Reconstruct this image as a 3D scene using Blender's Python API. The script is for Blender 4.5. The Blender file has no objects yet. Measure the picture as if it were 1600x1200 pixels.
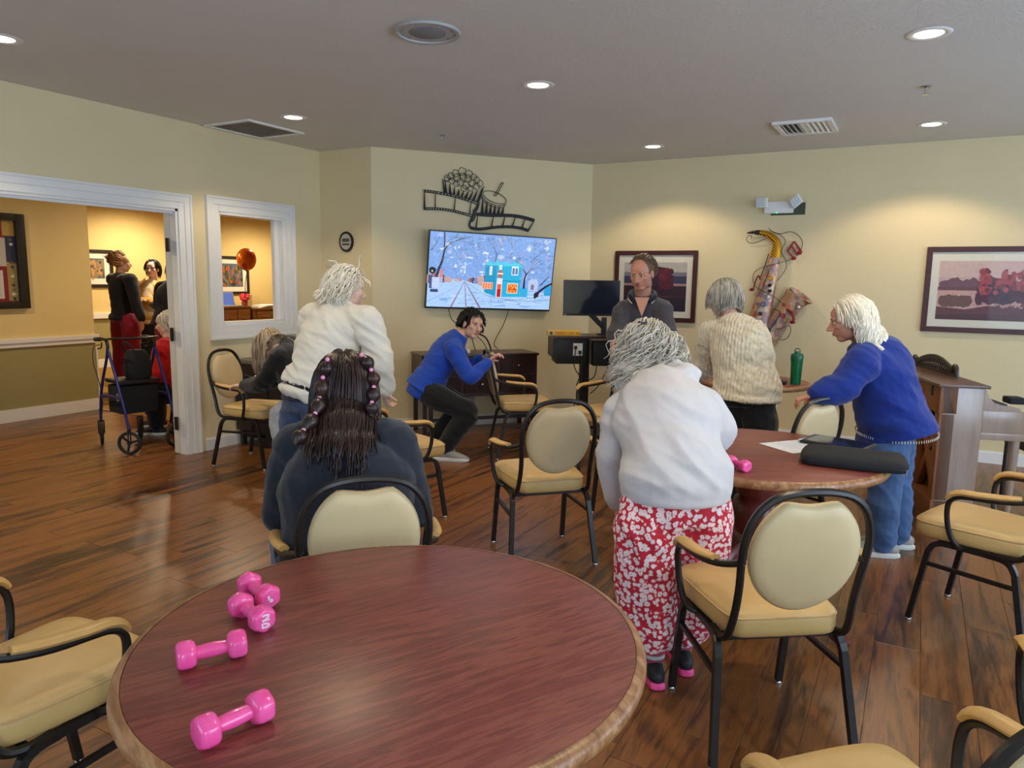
import bpy, bmesh, math, random
from mathutils import Vector, Matrix, noise
PI = math.pi
scn = bpy.context.scene
COL = scn.collection
# ------------------------------------------------------------------ camera
CAM_H = 1.50
FPX = 1142.24
AX_R = Vector((0.8728505, 0.4877587, 0.0149474)).normalized()
AX_W = Vector((-0.4812265, 0.8654343, -0.1394438)).normalized()
AX_U = AX_R.cross(AX_W).normalized()
cd = bpy.data.cameras.new('camera')
cd.sensor_width = 36.0
cd.lens = FPX / 1600.0 * 36.0
cd.clip_start = 0.02
cam = bpy.data.objects.new('camera', cd)
COL.objects.link(cam)
cam.matrix_world = Matrix(((AX_R.x, AX_U.x, -AX_W.x, 0), (AX_R.y, AX_U.y, -AX_W.y, 0), (AX_R.z, AX_U.z, -AX_W.z, CAM_H), (0, 0, 0, 1)))
scn.camera = cam
# ------------------------------------------------------------------ world, daylight, exposure
scn.view_settings.view_transform = 'Standard'
scn.view_settings.look = 'None'
scn.view_settings.gamma = 1.0
scn.view_settings.use_curve_mapping = False
scn.view_settings.exposure = 0.0
wd = bpy.data.worlds.new('world')
scn.world = wd
wd.use_nodes = True
wd.node_tree.nodes['Background'].inputs[0].default_value = (0.55, 0.72, 1.0, 1)
wd.node_tree.nodes['Background'].inputs[1].default_value = 1.0
CEIL = 2.74
ROOM_X1, ROOM_Y0 = 3.2, -2.4
def area(name, loc, rot, sx, sy, power, col):
    l = bpy.data.lights.new(name, 'AREA')
    l.shape = 'RECTANGLE'; l.size = sx; l.size_y = sy; l.energy = power; l.color = col
    o = bpy.data.objects.new(name, l); COL.objects.link(o)
    o.location = loc; o.rotation_euler = rot
    return o
DAY = (0.62, 0.80, 1.0)
area('daylight_rear', (2.05, ROOM_Y0 - 0.12, 1.35), (PI/2, 0, 0), 1.8, 1.9, 120, DAY)
area('daylight_rear', (-2.6, ROOM_Y0 - 0.12, 1.35), (PI/2, 0, 0), 2.3, 1.9, 55, DAY)
area('daylight_side', (ROOM_X1 + 0.12, 1.6, 1.35), (PI/2, 0, PI/2), 2.6, 1.9, 130, DAY)
area('daylight_side', (ROOM_X1 + 0.12, 5.2, 1.35), (PI/2, 0, PI/2), 2.2, 1.9, 80, DAY)
WARM = (1.0, 0.80, 0.54)
LAMP_W = 66.0
HALL_W = 290.0
# ------------------------------------------------------------------ helpers
def V(*a): return Vector(a)
def lin(c):
    if isinstance(c, str):
        c = c.lstrip('#'); c = [int(c[i:i+2], 16) / 255 for i in (0, 2, 4)]
    else: c = [x / 255 for x in c]
    return tuple(x / 12.92 if x <= 0.04045 else ((x + 0.055) / 1.055) ** 2.4 for x in c) + (1.0,)
MATS = {}
def nmat(name):
    m = bpy.data.materials.new(name); m.use_nodes = True
    nt = m.node_tree; b = nt.nodes['Principled BSDF']
    MATS[name] = m
    return m, nt, b
def N(nt, t, **kw):
    n = nt.nodes.new(t)
    for k, v in kw.items():
        if k in n.inputs: n.inputs[k].default_value = v
        else: setattr(n, k, v)
    return n
def ramp(nt, fac, stops):
    n = nt.nodes.new('ShaderNodeValToRGB')
    e = n.color_ramp.elements
    while len(e) > 1: e.remove(e[-1])
    e[0].position = stops[0][0]; e[0].color = stops[0][1]
    for p, c in stops[1:]:
        x = e.new(p); x.color = c
    nt.links.new(fac, n.inputs[0])
    return n.outputs[0]
def coords(nt, scale=(1, 1, 1), rot=(0, 0, 0), kind='Object'):
    tc = nt.nodes.new('ShaderNodeTexCoord'); mp = nt.nodes.new('ShaderNodeMapping')
    mp.inputs['Scale'].default_value = scale; mp.inputs['Rotation'].default_value = rot
    nt.links.new(tc.outputs[kind], mp.inputs[0])
    return mp.outputs[0]
def noise_tex(nt, vec, scale, detail=3, rough=0.55, dist=0.0):
    n = nt.nodes.new('ShaderNodeTexNoise')
    n.inputs['Scale'].default_value = scale; n.inputs['Detail'].default_value = detail
    n.inputs['Roughness'].default_value = rough; n.inputs['Distortion'].default_value = dist
    nt.links.new(vec, n.inputs['Vector'])
    return n.outputs['Fac']
def bump(nt, b, h, strength=0.2, dist=0.01):
    n = nt.nodes.new('ShaderNodeBump')
    n.inputs['Strength'].default_value = strength; n.inputs['Distance'].default_value = dist
    nt.links.new(h, n.inputs['Height']); nt.links.new(n.outputs[0], b.inputs['Normal'])
def simple(name, col, rough=0.5, metal=0.0, var=0.0, vscale=8.0, bmp=0.0, bscale=200.0, bdist=0.002, spec=0.5, coat=0.0, sheen=0.0):
    """plain procedural material: colour with slight noise variation and fine bump"""
    m, nt, b = nmat(name)
    c = lin(col)
    b.inputs['Roughness'].default_value = rough; b.inputs['Metallic'].default_value = metal
    b.inputs['Specular IOR Level'].default_value = spec
    b.inputs['Coat Weight'].default_value = coat
    if sheen: b.inputs['Sheen Weight'].default_value = sheen
    v = coords(nt)
    f = noise_tex(nt, v, vscale, 4)
    lo = tuple(max(0, x * (1 - var)) for x in c[:3]) + (1,)
    hi = tuple(min(1, x * (1 + var)) for x in c[:3]) + (1,)
    nt.links.new(ramp(nt, f, [(0.3, lo), (0.7, hi)]), b.inputs['Base Color'])
    if bmp: bump(nt, b, noise_tex(nt, v, bscale, 2), bmp, bdist)
    return m
def emis(name, col, strength):
    m, nt, b = nmat(name)
    b.inputs['Base Color'].default_value = lin(col)
    b.inputs['Emission Color'].default_value = lin(col); b.inputs['Emission Strength'].default_value = strength
    return m
def mesh_from(bm, name, smooth=True, angle=0.7):
    me = bpy.data.meshes.new(name)
    bmesh.ops.recalc_face_normals(bm, faces=bm.faces)
    bm.to_mesh(me); bm.free()
    if smooth:
        me.polygons.foreach_set('use_smooth', [True] * len(me.polygons))
        try: me.set_sharp_from_angle(angle=angle)
        except Exception: pass
    return me
def obj(name, bm, mat, parent=None, smooth=True, angle=0.7):
    me = bm if isinstance(bm, bpy.types.Mesh) else mesh_from(bm, name, smooth, angle)
    o = bpy.data.objects.new(name, me); COL.objects.link(o)
    if mat:
        if isinstance(mat, (list, tuple)):
            for x in mat: me.materials.append(MATS[x] if isinstance(x, str) else x)
        else: me.materials.append(MATS[mat] if isinstance(mat, str) else mat)
    if parent: o.parent = parent
    return o
def tag(o, label=None, cat=None, group=None, kind=None):
    if label: o['label'] = label
    if cat: o['category'] = cat
    if group: o['group'] = group
    if kind: o['kind'] = kind
    return o
def thing(name, label, cat, loc=(0, 0, 0), rz=0.0, group=None):
    o = bpy.data.objects.new(name, None); COL.objects.link(o)
    o.empty_display_size = 0.1
    o.location = loc; o.rotation_euler = (0, 0, rz)
    return tag(o, label, cat, group)
def struct(name, bm, mat, parent=None, smooth=False):
    o = obj(name, bm, mat, parent, smooth)
    if not parent: o['kind'] = 'structure'
    return o
def copy_tree(o, parent=None):
    c = o.copy(); COL.objects.link(c)
    if parent: c.parent = parent
    for ch in o.children: copy_tree(ch, c)
    return c
def B(): return bmesh.new()
def box(bm, x0, x1, y0, y1, z0, z1, mi=0, bev=0.0):
    vs = [bm.verts.new(p) for p in ((x0,y0,z0),(x1,y0,z0),(x1,y1,z0),(x0,y1,z0),(x0,y0,z1),(x1,y0,z1),(x1,y1,z1),(x0,y1,z1))]
    fs = [bm.faces.new([vs[i] for i in q]) for q in ((0,3,2,1),(4,5,6,7),(0,1,5,4),(1,2,6,5),(2,3,7,6),(3,0,4,7))]
    for f in fs: f.material_index = mi
    if bev > 0:
        es = list({e for f in fs for e in f.edges})
        bmesh.ops.bevel(bm, geom=es, offset=bev, segments=2, affect='EDGES', profile=0.7)
    return vs
def obox(bm, c, ax, ay, az, hx, hy, hz, bev=0.0):
    """oriented box: centre c, unit axes, half sizes"""
    ax, ay, az, c = Vector(ax), Vector(ay), Vector(az), Vector(c)
    vs = [bm.verts.new(c + ax*(sx*hx) + ay*(sy*hy) + az*(sz*hz)) for sz in (-1, 1) for sx, sy in ((-1,-1),(1,-1),(1,1),(-1,1))]
    fs = [bm.faces.new([vs[i] for i in q]) for q in ((0,3,2,1),(4,5,6,7),(0,1,5,4),(1,2,6,5),(2,3,7,6),(3,0,4,7))]
    if bev > 0:
        bmesh.ops.bevel(bm, geom=list({e for f in fs for e in f.edges}), offset=bev, segments=2, affect='EDGES', profile=0.7)
def catmull(pts, sub, closed=False):
    """interpolate a list of equal-length tuples / vectors"""
    pts = [Vector(p) for p in pts]; n = len(pts); out = []
    rng = range(n if closed else n - 1)
    for i in rng:
        p1, p2 = pts[i], pts[(i + 1) % n]
        p0 = pts[i - 1] if (closed or i > 0) else p1 * 2 - p2
        p3 = pts[(i + 2) % n] if (closed or i + 2 < n) else p2 * 2 - p1
        for k in range(sub):
            t = k / sub; t2 = t*t; t3 = t2*t
            out.append(0.5*((2*p1) + (p2-p0)*t + (2*p0-5*p1+4*p2-p3)*t2 + (3*p1-p0-3*p2+p3)*t3))
    if not closed: out.append(pts[-1].copy())
    return out
def sweep(bm, pts, rad, n=8, side=None, closed=False, cap=True, round_cap=False, square=False, mi=0):
    """tube along pts. rad: number, or per-point number / (a,b). side: reference vector for the a axis"""
    pts = [Vector(p) for p in pts]; m = len(pts)
    if not isinstance(rad, (list, tuple)) or (isinstance(rad, tuple) and len(rad) == 2 and m != 2): rad = [rad] * m
    rings = []; prev = None
    for i, p in enumerate(pts):
        if closed: t = pts[(i+1) % m] - pts[i-1]
        else: t = pts[min(i+1, m-1)] - pts[max(i-1, 0)]
        if t.length < 1e-9: t = Vector((0, 0, 1))
        t.normalize()
        if side is not None: a = Vector(side[i] if isinstance(side, list) else side)
        elif prev is not None: a = prev
        else: a = Vector((0, 0, 1)) if abs(t.z) < 0.9 else Vector((1, 0, 0))
        a = a - t * a.dot(t)
        if a.length < 1e-6: a = Vector((1, 0, 0)) - t * t.x
        if a.length < 1e-6: a = Vector((0, 1, 0)) - t * t.y
        a.normalize(); prev = a
        b = t.cross(a)
        ra, rb = rad[i] if isinstance(rad[i], (tuple, list)) else (rad[i], rad[i])
        ring = []
        for k in range(n):
            th = 2*PI*(k + (0.5 if square else 0))/n
            c, s = math.cos(th), math.sin(th)
            if square:
                q = max(abs(c), abs(s)); c /= q; s /= q
                if n > 4: c *= 0.999; s *= 0.999
            ring.append(bm.verts.new(p + a*(ra*c) + b*(rb*s)))
        rings.append((ring, p, t, max(ra, rb)))
    seq = range(m if closed else m-1)
    for i in seq:
        r0, r1 = rings[i][0], rings[(i+1) % m][0]
        for k in range(n):
            f = bm.faces.new((r0[k], r0[(k+1) % n], r1[(k+1) % n], r1[k])); f.material_index = mi
    if not closed and cap:
        for (ring, p, t, r), sg in ((rings[0], -1), (rings[-1], 1)):
            if round_cap:
                for sc, off in ((0.72, 0.68),):
                    nr = [bm.verts.new(p + (v.co-p)*sc + t*(sg*r*off)) for v in ring]
                    for k in range(n):
                        f = bm.faces.new((ring[k], ring[(k+1) % n], nr[(k+1) % n], nr[k])); f.material_index = mi
                    ring = nr
                c = bm.verts.new(p + t*(sg*r))
                for k in range(n):
                    f = bm.faces.new((ring[k], ring[(k+1) % n], c)); f.material_index = mi
            else:
                f = bm.faces.new(ring); f.material_index = mi
def lathe(bm, prof, n=24, c=(0, 0, 0), mi=0):
    """profile of (r, z) from bottom to top around z axis; r = 0 allowed at the ends"""
    c = Vector(c); rings = []
    for r, z in prof:
        if r < 1e-6: rings.append([bm.verts.new(c + V(0, 0, z))])
        else: rings.append([bm.verts.new(c + V(r*math.cos(2*PI*k/n), r*math.sin(2*PI*k/n), z)) for k in range(n)])
    for a, b in zip(rings, rings[1:]):
        for k in range(n):
            k2 = (k+1) % n
            if len(a) == 1 and len(b) == 1: continue
            if len(a) == 1: f = bm.faces.new((a[0], b[k2], b[k]))
            elif len(b) == 1: f = bm.faces.new((a[k], a[k2], b[0]))
            else: f = bm.faces.new((a[k], a[k2], b[k2], b[k]))
            f.material_index = mi
    for ring, fl in ((rings[0], True), (rings[-1], False)):
        if len(ring) > 1:
            f = bm.faces.new(ring if not fl else ring[::-1]); f.material_index = mi
def ell(bm, c, r, ax=None, nu=14, nv=9, mi=0):
    """ellipsoid at c, radii r, axes matrix columns ax"""
    c = Vector(c); M = ax if ax is not None else Matrix.Identity(3)
    rows = []
    for j in range(nv + 1):
        ph = PI*j/nv - PI/2
        if j in (0, nv): rows.append([bm.verts.new(c + M @ V(0, 0, r[2]*math.sin(ph)))])
        else: rows.append([bm.verts.new(c + M @ V(r[0]*math.cos(ph)*math.cos(2*PI*k/nu), r[1]*math.cos(ph)*math.sin(2*PI*k/nu), r[2]*math.sin(ph))) for k in range(nu)])
    for a, b in zip(rows, rows[1:]):
        for k in range(nu):
            k2 = (k+1) % nu
            if len(a) == 1: f = bm.faces.new((a[0], b[k2], b[k]))
            elif len(b) == 1: f = bm.faces.new((a[k], a[k2], b[0]))
            else: f = bm.faces.new((a[k], a[k2], b[k2], b[k]))
            f.material_index = mi
def prism(bm, poly, z0, z1, M=None, mi=0):
    """extrude a 2D polygon between z0 and z1; M maps local to space"""
    M = M or Matrix.Identity(4)
    lo = [bm.verts.new(M @ V(x, y, z0)) for x, y in poly]; hi = [bm.verts.new(M @ V(x, y, z1)) for x, y in poly]
    n = len(poly)
    fs = [bm.faces.new(lo[::-1]), bm.faces.new(hi)]
    fs += [bm.faces.new((lo[k], lo[(k+1) % n], hi[(k+1) % n], hi[k])) for k in range(n)]
    for f in fs: f.material_index = mi
def frame3(o, ex, ey):
    """4x4 with origin o and x, y axes (z = x cross y)"""
    ex, ey, o = Vector(ex).normalized(), Vector(ey).normalized(), Vector(o); ez = ex.cross(ey)
    return Matrix(((ex.x, ey.x, ez.x, o.x), (ex.y, ey.y, ez.y, o.y), (ex.z, ey.z, ez.z, o.z), (0, 0, 0, 1)))
# flat printed pictures: layers of coloured polygons in a local (x, y) plane, each layer 0.15 mm in front of the last
class Pic:
    def __init__(s, eps=1e-5): s.bm = bmesh.new(); s.lay = s.bm.loops.layers.float_color.new('print'); s.z = 0.0; s.eps = eps
    def poly(s, pts, col, same=False):
        s.z += s.eps if same else 0.00015
        vs = [s.bm.verts.new((x, y, s.z)) for x, y in pts]
        f = s.bm.faces.new(vs)
        c = lin(col)
        for l in f.loops: l[s.lay] = c
        return s
    def rect(s, x0, y0, x1, y1, col, same=False): return s.poly(((x0,y0),(x1,y0),(x1,y1),(x0,y1)), col, same)
    def blob(s, cx, cy, rx, ry, col, n=18, rough=0.15, rnd=None, same=False):
        rnd = rnd or random
        return s.poly([(cx + rx*math.cos(2*PI*k/n)*(1+rnd.uniform(-rough, rough)), cy + ry*math.sin(2*PI*k/n)*(1+rnd.uniform(-rough, rough))) for k in range(n)], col, same)
    def line(s, pts, w, col, w2=None, same=False):
        if not same: s.z += 0.00015
        w2 = w if w2 is None else w2; n = len(pts)
        for i in range(n-1):
            (x0, y0), (x1, y1) = pts[i], pts[i+1]
            d = math.hypot(x1-x0, y1-y0) or 1e-6; nx, ny = -(y1-y0)/d, (x1-x0)/d
            a = (w + (w2-w)*i/(n-1))/2; b = (w + (w2-w)*(i+1)/(n-1))/2
            s.poly(((x0-nx*a, y0-ny*a),(x1-nx*b, y1-ny*b),(x1+nx*b, y1+ny*b),(x0+nx*a, y0+ny*a)), col, True)
        return s
    def build(s, name, mat, parent, M=None):
        me = bpy.data.meshes.new(name)
        s.bm.to_mesh(me); s.bm.free()
        o = bpy.data.objects.new(name, me); COL.objects.link(o); me.materials.append(MATS[mat])
        if parent: o.parent = parent
        if M is not None: o.matrix_local = M
        return o
def print_mat(name, rough=0.4, emit=0.0, ns=60.0, na=0.12, coat=0.0):
    m, nt, b = nmat(name)
    a = nt.nodes.new('ShaderNodeVertexColor'); a.layer_name = 'print'
    v = coords(nt); f = noise_tex(nt, v, ns, 4, 0.7)
    mx = nt.nodes.new('ShaderNodeMix'); mx.data_type = 'RGBA'; mx.blend_type = 'MULTIPLY'; mx.inputs['Factor'].default_value = 1.0
    nt.links.new(a.outputs[0], mx.inputs[6])
    nt.links.new(ramp(nt, f, [(0.3, (1-na*2,)*3+(1,)), (0.7, (1+na*0.0,)*3+(1,))]), mx.inputs[7])
    b.inputs['Roughness'].default_value = rough; b.inputs['Coat Weight'].default_value = coat; b.inputs['Coat Roughness'].default_value = 0.05
    if emit > 0:
        b.inputs['Base Color'].default_value = (0, 0, 0, 1)
        nt.links.new(mx.outputs[2], b.inputs['Emission Color']); b.inputs['Emission Strength'].default_value = emit
    else: nt.links.new(mx.outputs[2], b.inputs['Base Color'])
# ------------------------------------------------------------------ materials
def wood_mat(name, stops, rough=0.4, axis='Y', scale=1.0, per_object=False, coat=0.0, bmp=0.08, gs=1.0):
    m, nt, b = nmat(name)
    sc = {'Y': (9, 0.9, 9), 'X': (0.9, 9, 9), 'Z': (9, 9, 0.9)}[axis]
    tc = nt.nodes.new('ShaderNodeTexCoord'); mp = nt.nodes.new('ShaderNodeMapping')
    mp.inputs['Scale'].default_value = tuple(x*scale for x in sc)
    nt.links.new(tc.outputs['Object'], mp.inputs[0])
    rnd = None
    if per_object:
        oi = nt.nodes.new('ShaderNodeObjectInfo'); ge = nt.nodes.new('ShaderNodeNewGeometry')
        ad = N(nt, 'ShaderNodeMath', operation='ADD'); nt.links.new(oi.outputs['Random'], ad.inputs[0]); nt.links.new(ge.outputs['Random Per Island'], ad.inputs[1])
        fr = N(nt, 'ShaderNodeMath', operation='FRACT'); nt.links.new(ad.outputs[0], fr.inputs[0]); rnd = fr.outputs[0]
        cb = nt.nodes.new('ShaderNodeCombineXYZ')
        ml = N(nt, 'ShaderNodeMath', operation='MULTIPLY'); ml.inputs[1].default_value = 57.0; nt.links.new(rnd, ml.inputs[0])
        for k in range(3): nt.links.new(ml.outputs[0], cb.inputs[k])
        nt.links.new(cb.outputs[0], mp.inputs['Location'])
    v = mp.outputs[0]
    big = noise_tex(nt, v, 1.1*gs, 4, 0.55, 1.2)
    fine = noise_tex(nt, v, 7.0*gs, 5, 0.65, 0.6)
    mx = N(nt, 'ShaderNodeMix', data_type='FLOAT'); mx.inputs[0].default_value = 0.32
    nt.links.new(big, mx.inputs[2]); nt.links.new(fine, mx.inputs[3])
    fac = mx.outputs[0]
    if rnd is not None:
        a = N(nt, 'ShaderNodeMath', operation='MULTIPLY_ADD'); a.inputs[1].default_value = 0.16; a.inputs[2].default_value = -0.08
        nt.links.new(rnd, a.inputs[0])
        s = N(nt, 'ShaderNodeMath', operation='ADD'); nt.links.new(fac, s.inputs[0]); nt.links.new(a.outputs[0], s.inputs[1]); fac = s.outputs[0]
    nt.links.new(ramp(nt, fac, [(p, lin(c)) for p, c in stops]), b.inputs['Base Color'])
    b.inputs['Roughness'].default_value = rough; b.inputs['Coat Weight'].default_value = coat; b.inputs['Coat Roughness'].default_value = 0.3
    if bmp: bump(nt, b, fine, bmp, 0.002)
    return m
def wall_mat(name, col, bmp=0.35):
    m, nt, b = nmat(name)
    v = coords(nt)
    c = lin(col)
    f = noise_tex(nt, v, 1.3, 3)
    nt.links.new(ramp(nt, f, [(0.3, tuple(x*0.96 for x in c[:3])+(1,)), (0.7, c)]), b.inputs['Base Color'])
    b.inputs['Roughness'].default_value = 0.6; b.inputs['Specular IOR Level'].default_value = 0.3
    bump(nt, b, noise_tex(nt, v, 55, 3, 0.6), bmp, 0.004)
wall_mat('wall_paint', (224, 207, 166))
wall_mat('hall_paint', (228, 204, 140), 0.2)
wall_mat('olive_paint', (160, 150, 102), 0.2)
wall_mat('ceiling_paint', (214, 212, 208), 0.9)
simple('white_trim', (232, 230, 226), 0.35, var=0.015)
simple('door_white', (214, 204, 182), 0.45, var=0.06)
wood_mat('floor_wood', [(0.30, (44, 28, 19)), (0.40, (84, 53, 31)), (0.50, (134, 85, 42)), (0.58, (112, 71, 38)), (0.70, (62, 41, 27))], 0.31, 'Y', 1.0, True, 0.0, 0.12)
simple('floor_seam', (34, 20, 12), 0.7)
simple('carpet', (150, 116, 62), 0.95, var=0.25, vscale=60, bmp=0.6, bscale=400, bdist=0.004, spec=0.1)
wood_mat('mahogany_top', [(0.28, (86, 36, 31)), (0.40, (126, 60, 49)), (0.46, (104, 46, 39)), (0.52, (140, 72, 58)), (0.58, (112, 50, 42)), (0.64, (134, 66, 54)), (0.75, (94, 40, 34))], 0.42, 'X', 1.0, False, 0.10, 0.03, 1.2)
wood_mat('mahogany', [(0.3, (74, 26, 22)), (0.6, (108, 42, 34)), (0.8, (84, 32, 27))], 0.3, 'Z', 1.0, False, 0.2, 0.03)
wood_mat('edge_wood', [(0.3, (92, 56, 34)), (0.5, (146, 98, 60)), (0.65, (180, 138, 96)), (0.8, (110, 70, 42))], 0.4, 'Y', 3.0, False, 0.2, 0.1)
simple('vinyl_tan', (206, 172, 112), 0.42, var=0.05, bmp=0.08, bscale=300, spec=0.45)
simple('vinyl_back', (208, 186, 144), 0.42, var=0.04, bmp=0.08, bscale=300, spec=0.45)
simple('piping', (196, 160, 108), 0.4)
simple('arm_wood', (206, 164, 98), 0.4, var=0.08, vscale=20)
simple('black_metal', (38, 34, 32), 0.36, metal=0.35, var=0.2, vscale=30)
simple('chrome', (190, 190, 190), 0.25, metal=1.0)
simple('black_plastic', (22, 22, 24), 0.4, var=0.1)
simple('dark_fabric', (24, 24, 28), 0.9, var=0.2, bmp=0.3, bscale=300)
wood_mat('frame_wood', [(0.3, (50, 16, 18)), (0.7, (82, 30, 30))], 0.42, 'X', 1.0, False, 0.0, 0.02)
simple('mat_board', (232, 226, 210), 0.8, var=0.02)
wood_mat('dark_wood', [(0.3, (38, 18, 16)), (0.7, (66, 32, 28))], 0.35, 'X', 1.0, False, 0.2, 0.03)
wood_mat('desk_wood', [(0.3, (84, 50, 24)), (0.7, (130, 84, 42))], 0.4, 'Y', 1.0)
wood_mat('piano_wood', [(0.3, (116, 96, 84)), (0.5, (146, 124, 108)), (0.7, (128, 106, 92))], 0.3, 'Z', 0.8, False, 0.3, 0.03)
for k_, v_ in (('Coat Weight', .8), ('Coat Roughness', .16)): MATS['piano_wood'].node_tree.nodes['Principled BSDF'].inputs[k_].default_value = v_
wood_mat('piano_back', [(0.3, (96, 54, 26)), (0.6, (140, 86, 42)), (0.8, (112, 64, 32))], 0.5, 'Z', 1.0)
wood_mat('piano_lid', [(0.3, (62, 36, 26)), (0.7, (104, 68, 50))], 0.3, 'Y', 1.0, False, 0.3)
m, nt, b = nmat('pink_vinyl')
b.inputs['Base Color'].default_value = lin((244, 84, 156)); b.inputs['Roughness'].default_value = 0.22; b.inputs['Coat Weight'].default_value = 0.3
nt.links.new(ramp(nt, noise_tex(nt, coords(nt), 25, 3), [(0.3, lin((238, 70, 146))), (0.7, lin((248, 98, 168)))]), b.inputs['Base Color'])
m, nt, b = nmat('glass')
b.inputs['Transmission Weight'].default_value = 1.0; b.inputs['Roughness'].default_value = 0.02; b.inputs['IOR'].default_value = 1.45
m, nt, b = nmat('picture_glazing')
b.inputs['Base Color'].default_value = (0.02, 0.02, 0.02, 1); b.inputs['Roughness'].default_value = 0.03; b.inputs['Alpha'].default_value = 0.05
simple('paper', (236, 238, 242), 0.8)
print_mat('print', 0.5)
print_mat('print_gloss', 0.5, 0.0, 25, 0.10, 0.0)
print_mat('screen_print', 0.3, 1.25, 90, 0.16)
# ------------------------------------------------------------------ the room
LX = -5.34            # left wall face
BY = 7.42             # wall with the paintings
HX = -8.0             # hall wall face
FX = -11.6            # far hall wall
TA, TB = V(-4.684, 5.60, 0), V(-3.178, 7.42, 0)      # television wall ends
TE = (TB - TA).normalized(); TN = V(TE.y, -TE.x, 0)   # along it / out of it
def tvp(s, z, off=0.0): p = TA + TE*s + TN*off; p.z = z; return p
DOOR_Y0, DOOR_Y1, DOOR_H = 2.14, 3.97, 2.04
WIN = (4.38, 5.085, 1.10, 2.035)
# floor base and planks
bm = B(); box(bm, -8.2, ROOM_X1 + .15, ROOM_Y0 - .15, BY + .2, -0.12, -0.006)
floor = struct('floor', bm, 'floor_seam')
PW, PL = 0.1735, 1.22
def plank_mesh(w, l):
    bm = B(); g = 0.0006; c = 0.0009
    z0, z1 = -0.006, 0.0
    x0, x1, y0, y1 = g, w - g, g, l - g
    lo = [bm.verts.new(p) for p in ((x0,y0,z1-c),(x1,y0,z1-c),(x1,y1,z1-c),(x0,y1,z1-c))]
    hi = [bm.verts.new(p) for p in ((x0+c,y0+c,z1),(x1-c,y0+c,z1),(x1-c,y1-c,z1),(x0+c,y1-c,z1))]
    bt = [bm.verts.new((v.co.x, v.co.y, z0)) for v in lo]
    bm.faces.new(hi); bm.faces.new(bt[::-1])
    for k in range(4):
        k2 = (k+1) % 4
        bm.faces.new((lo[k], lo[k2], hi[k2], hi[k])); bm.faces.new((bt[k], bt[k2], lo[k2], lo[k]))
    return bm
def in_tv_corner(x, y):
    """behind the diagonal wall?"""
    if y > 5.60 and x < TA.x: return True
    return y > 5.6 and (V(x, y, 0) - TA).dot(TN) < -0.02
rp = random.Random(5)
cells = []
nx0 = math.floor((HX - 0.064 + 0.1) / PW)
x = -0.064
i0 = int(math.floor((HX + 0.064) / PW)); i1 = int(math.ceil((ROOM_X1 + 0.064) / PW))
for i in range(i0, i1):
    x0 = -0.064 + i*PW
    off = rp.uniform(0, PL)
    y = ROOM_Y0 - off
    ymax = BY if x0 > LX - 0.13 else 4.83
    while y < ymax:
        ya, yb = max(y, ROOM_Y0), min(y + PL, ymax)
        y += PL
        if yb - ya < 0.05: continue
        xa, xb = max(x0, HX), min(x0 + PW, ROOM_X1)
        if xb - xa < 0.02: continue
        if in_tv_corner(xb, ya) and in_tv_corner(xa, ya): continue
        c = V((xa+xb)/2, (ya+yb)/2, -CAM_H)
        dz = c.dot(AX_W)
        vis = -1.0
        if dz > 0.3:
            px, py = 800 + FPX*c.dot(AX_R)/dz, 600 - FPX*c.dot(AX_U)/dz
            if -150 < px < 1750 and py < 1330: vis = (xb-xa)*(yb-ya)/(dz*dz*dz)
        cells.append((vis, xa, xb, ya, yb))
cells.sort(reverse=True)
pm_full = mesh_from(plank_mesh(PW, PL), 'plank', False)
rest = B()
for n, (vis, xa, xb, ya, yb) in enumerate(cells):
    full = abs(xb-xa-PW) < 1e-4 and abs(yb-ya-PL) < 1e-4
    if n < 300 and vis > 0:
        me = pm_full if full else mesh_from(plank_mesh(xb-xa, yb-ya), 'plank', False)
        o = bpy.data.objects.new('plank', me); COL.objects.link(o)
        if not me.materials: me.materials.append(MATS['floor_wood'])
        o.location = (xa, ya, 0); o.parent = floor
    else:
        t = plank_mesh(xb-xa, yb-ya)
        bmesh.ops.translate(t, vec=(xa, ya, 0), verts=t.verts)
        me = bpy.data.meshes.new('t'); t.to_mesh(me); t.free(); rest.from_mesh(me); bpy.data.meshes.remove(me)
o = obj('plank_field', rest, 'floor_wood', floor, False); o['kind'] = 'stuff'
bm = B(); box(bm, FX - .1, LX - .1, 4.83, 12.6, -0.12, 0.004); box(bm, FX - .1, HX - .12, ROOM_Y0, 4.83, -0.12, 0.004)
carpet = struct('floor_hall', bm, 'carpet')
bm = B(); box(bm, HX, LX - .13, 4.81, 4.85, 0.0, 0.008, bev=0.003)
struct('trim_carpet', bm, 'edge_wood')
# ceiling
bm = B(); box(bm, FX - .1, ROOM_X1 + .15, ROOM_Y0 - .15, 12.6, CEIL, CEIL + 0.1)
struct('ceiling', bm, 'ceiling_paint')
# left wall with door and window openings
T = 0.13
bm = B()
x0, x1 = LX - T, LX
box(bm, x0, x1, ROOM_Y0, DOOR_Y0, 0, CEIL); box(bm, x0, x1, DOOR_Y0, DOOR_Y1, DOOR_H, CEIL)
box(bm, x0, x1, DOOR_Y1, WIN[0], 0, CEIL); box(bm, x0, x1, WIN[0], WIN[1], 0, WIN[2]); box(bm, x0, x1, WIN[0], WIN[1], WIN[3], CEIL)
box(bm, x0, x1, WIN[1], 5.72, 0, CEIL)
struct('wall_left', bm, 'wall_paint')
bm = B(); box(bm, LX, TA.x, 5.60, 5.72, 0, CEIL)
struct('wall_corner', bm, 'wall_paint')
def slab(bm, a, b, th, z0, z1, n):
    """vertical slab from a to b, thickness th away from the viewer side normal n"""
    prism(bm, [(a.x, a.y), (b.x, b.y), (b.x - n.x*th, b.y - n.y*th), (a.x - n.x*th, a.y - n.y*th)], z0, z1)
bm = B(); slab(bm, TA, TB, .1, 0, CEIL, TN); struct('wall_television', bm, 'wall_paint')
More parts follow.
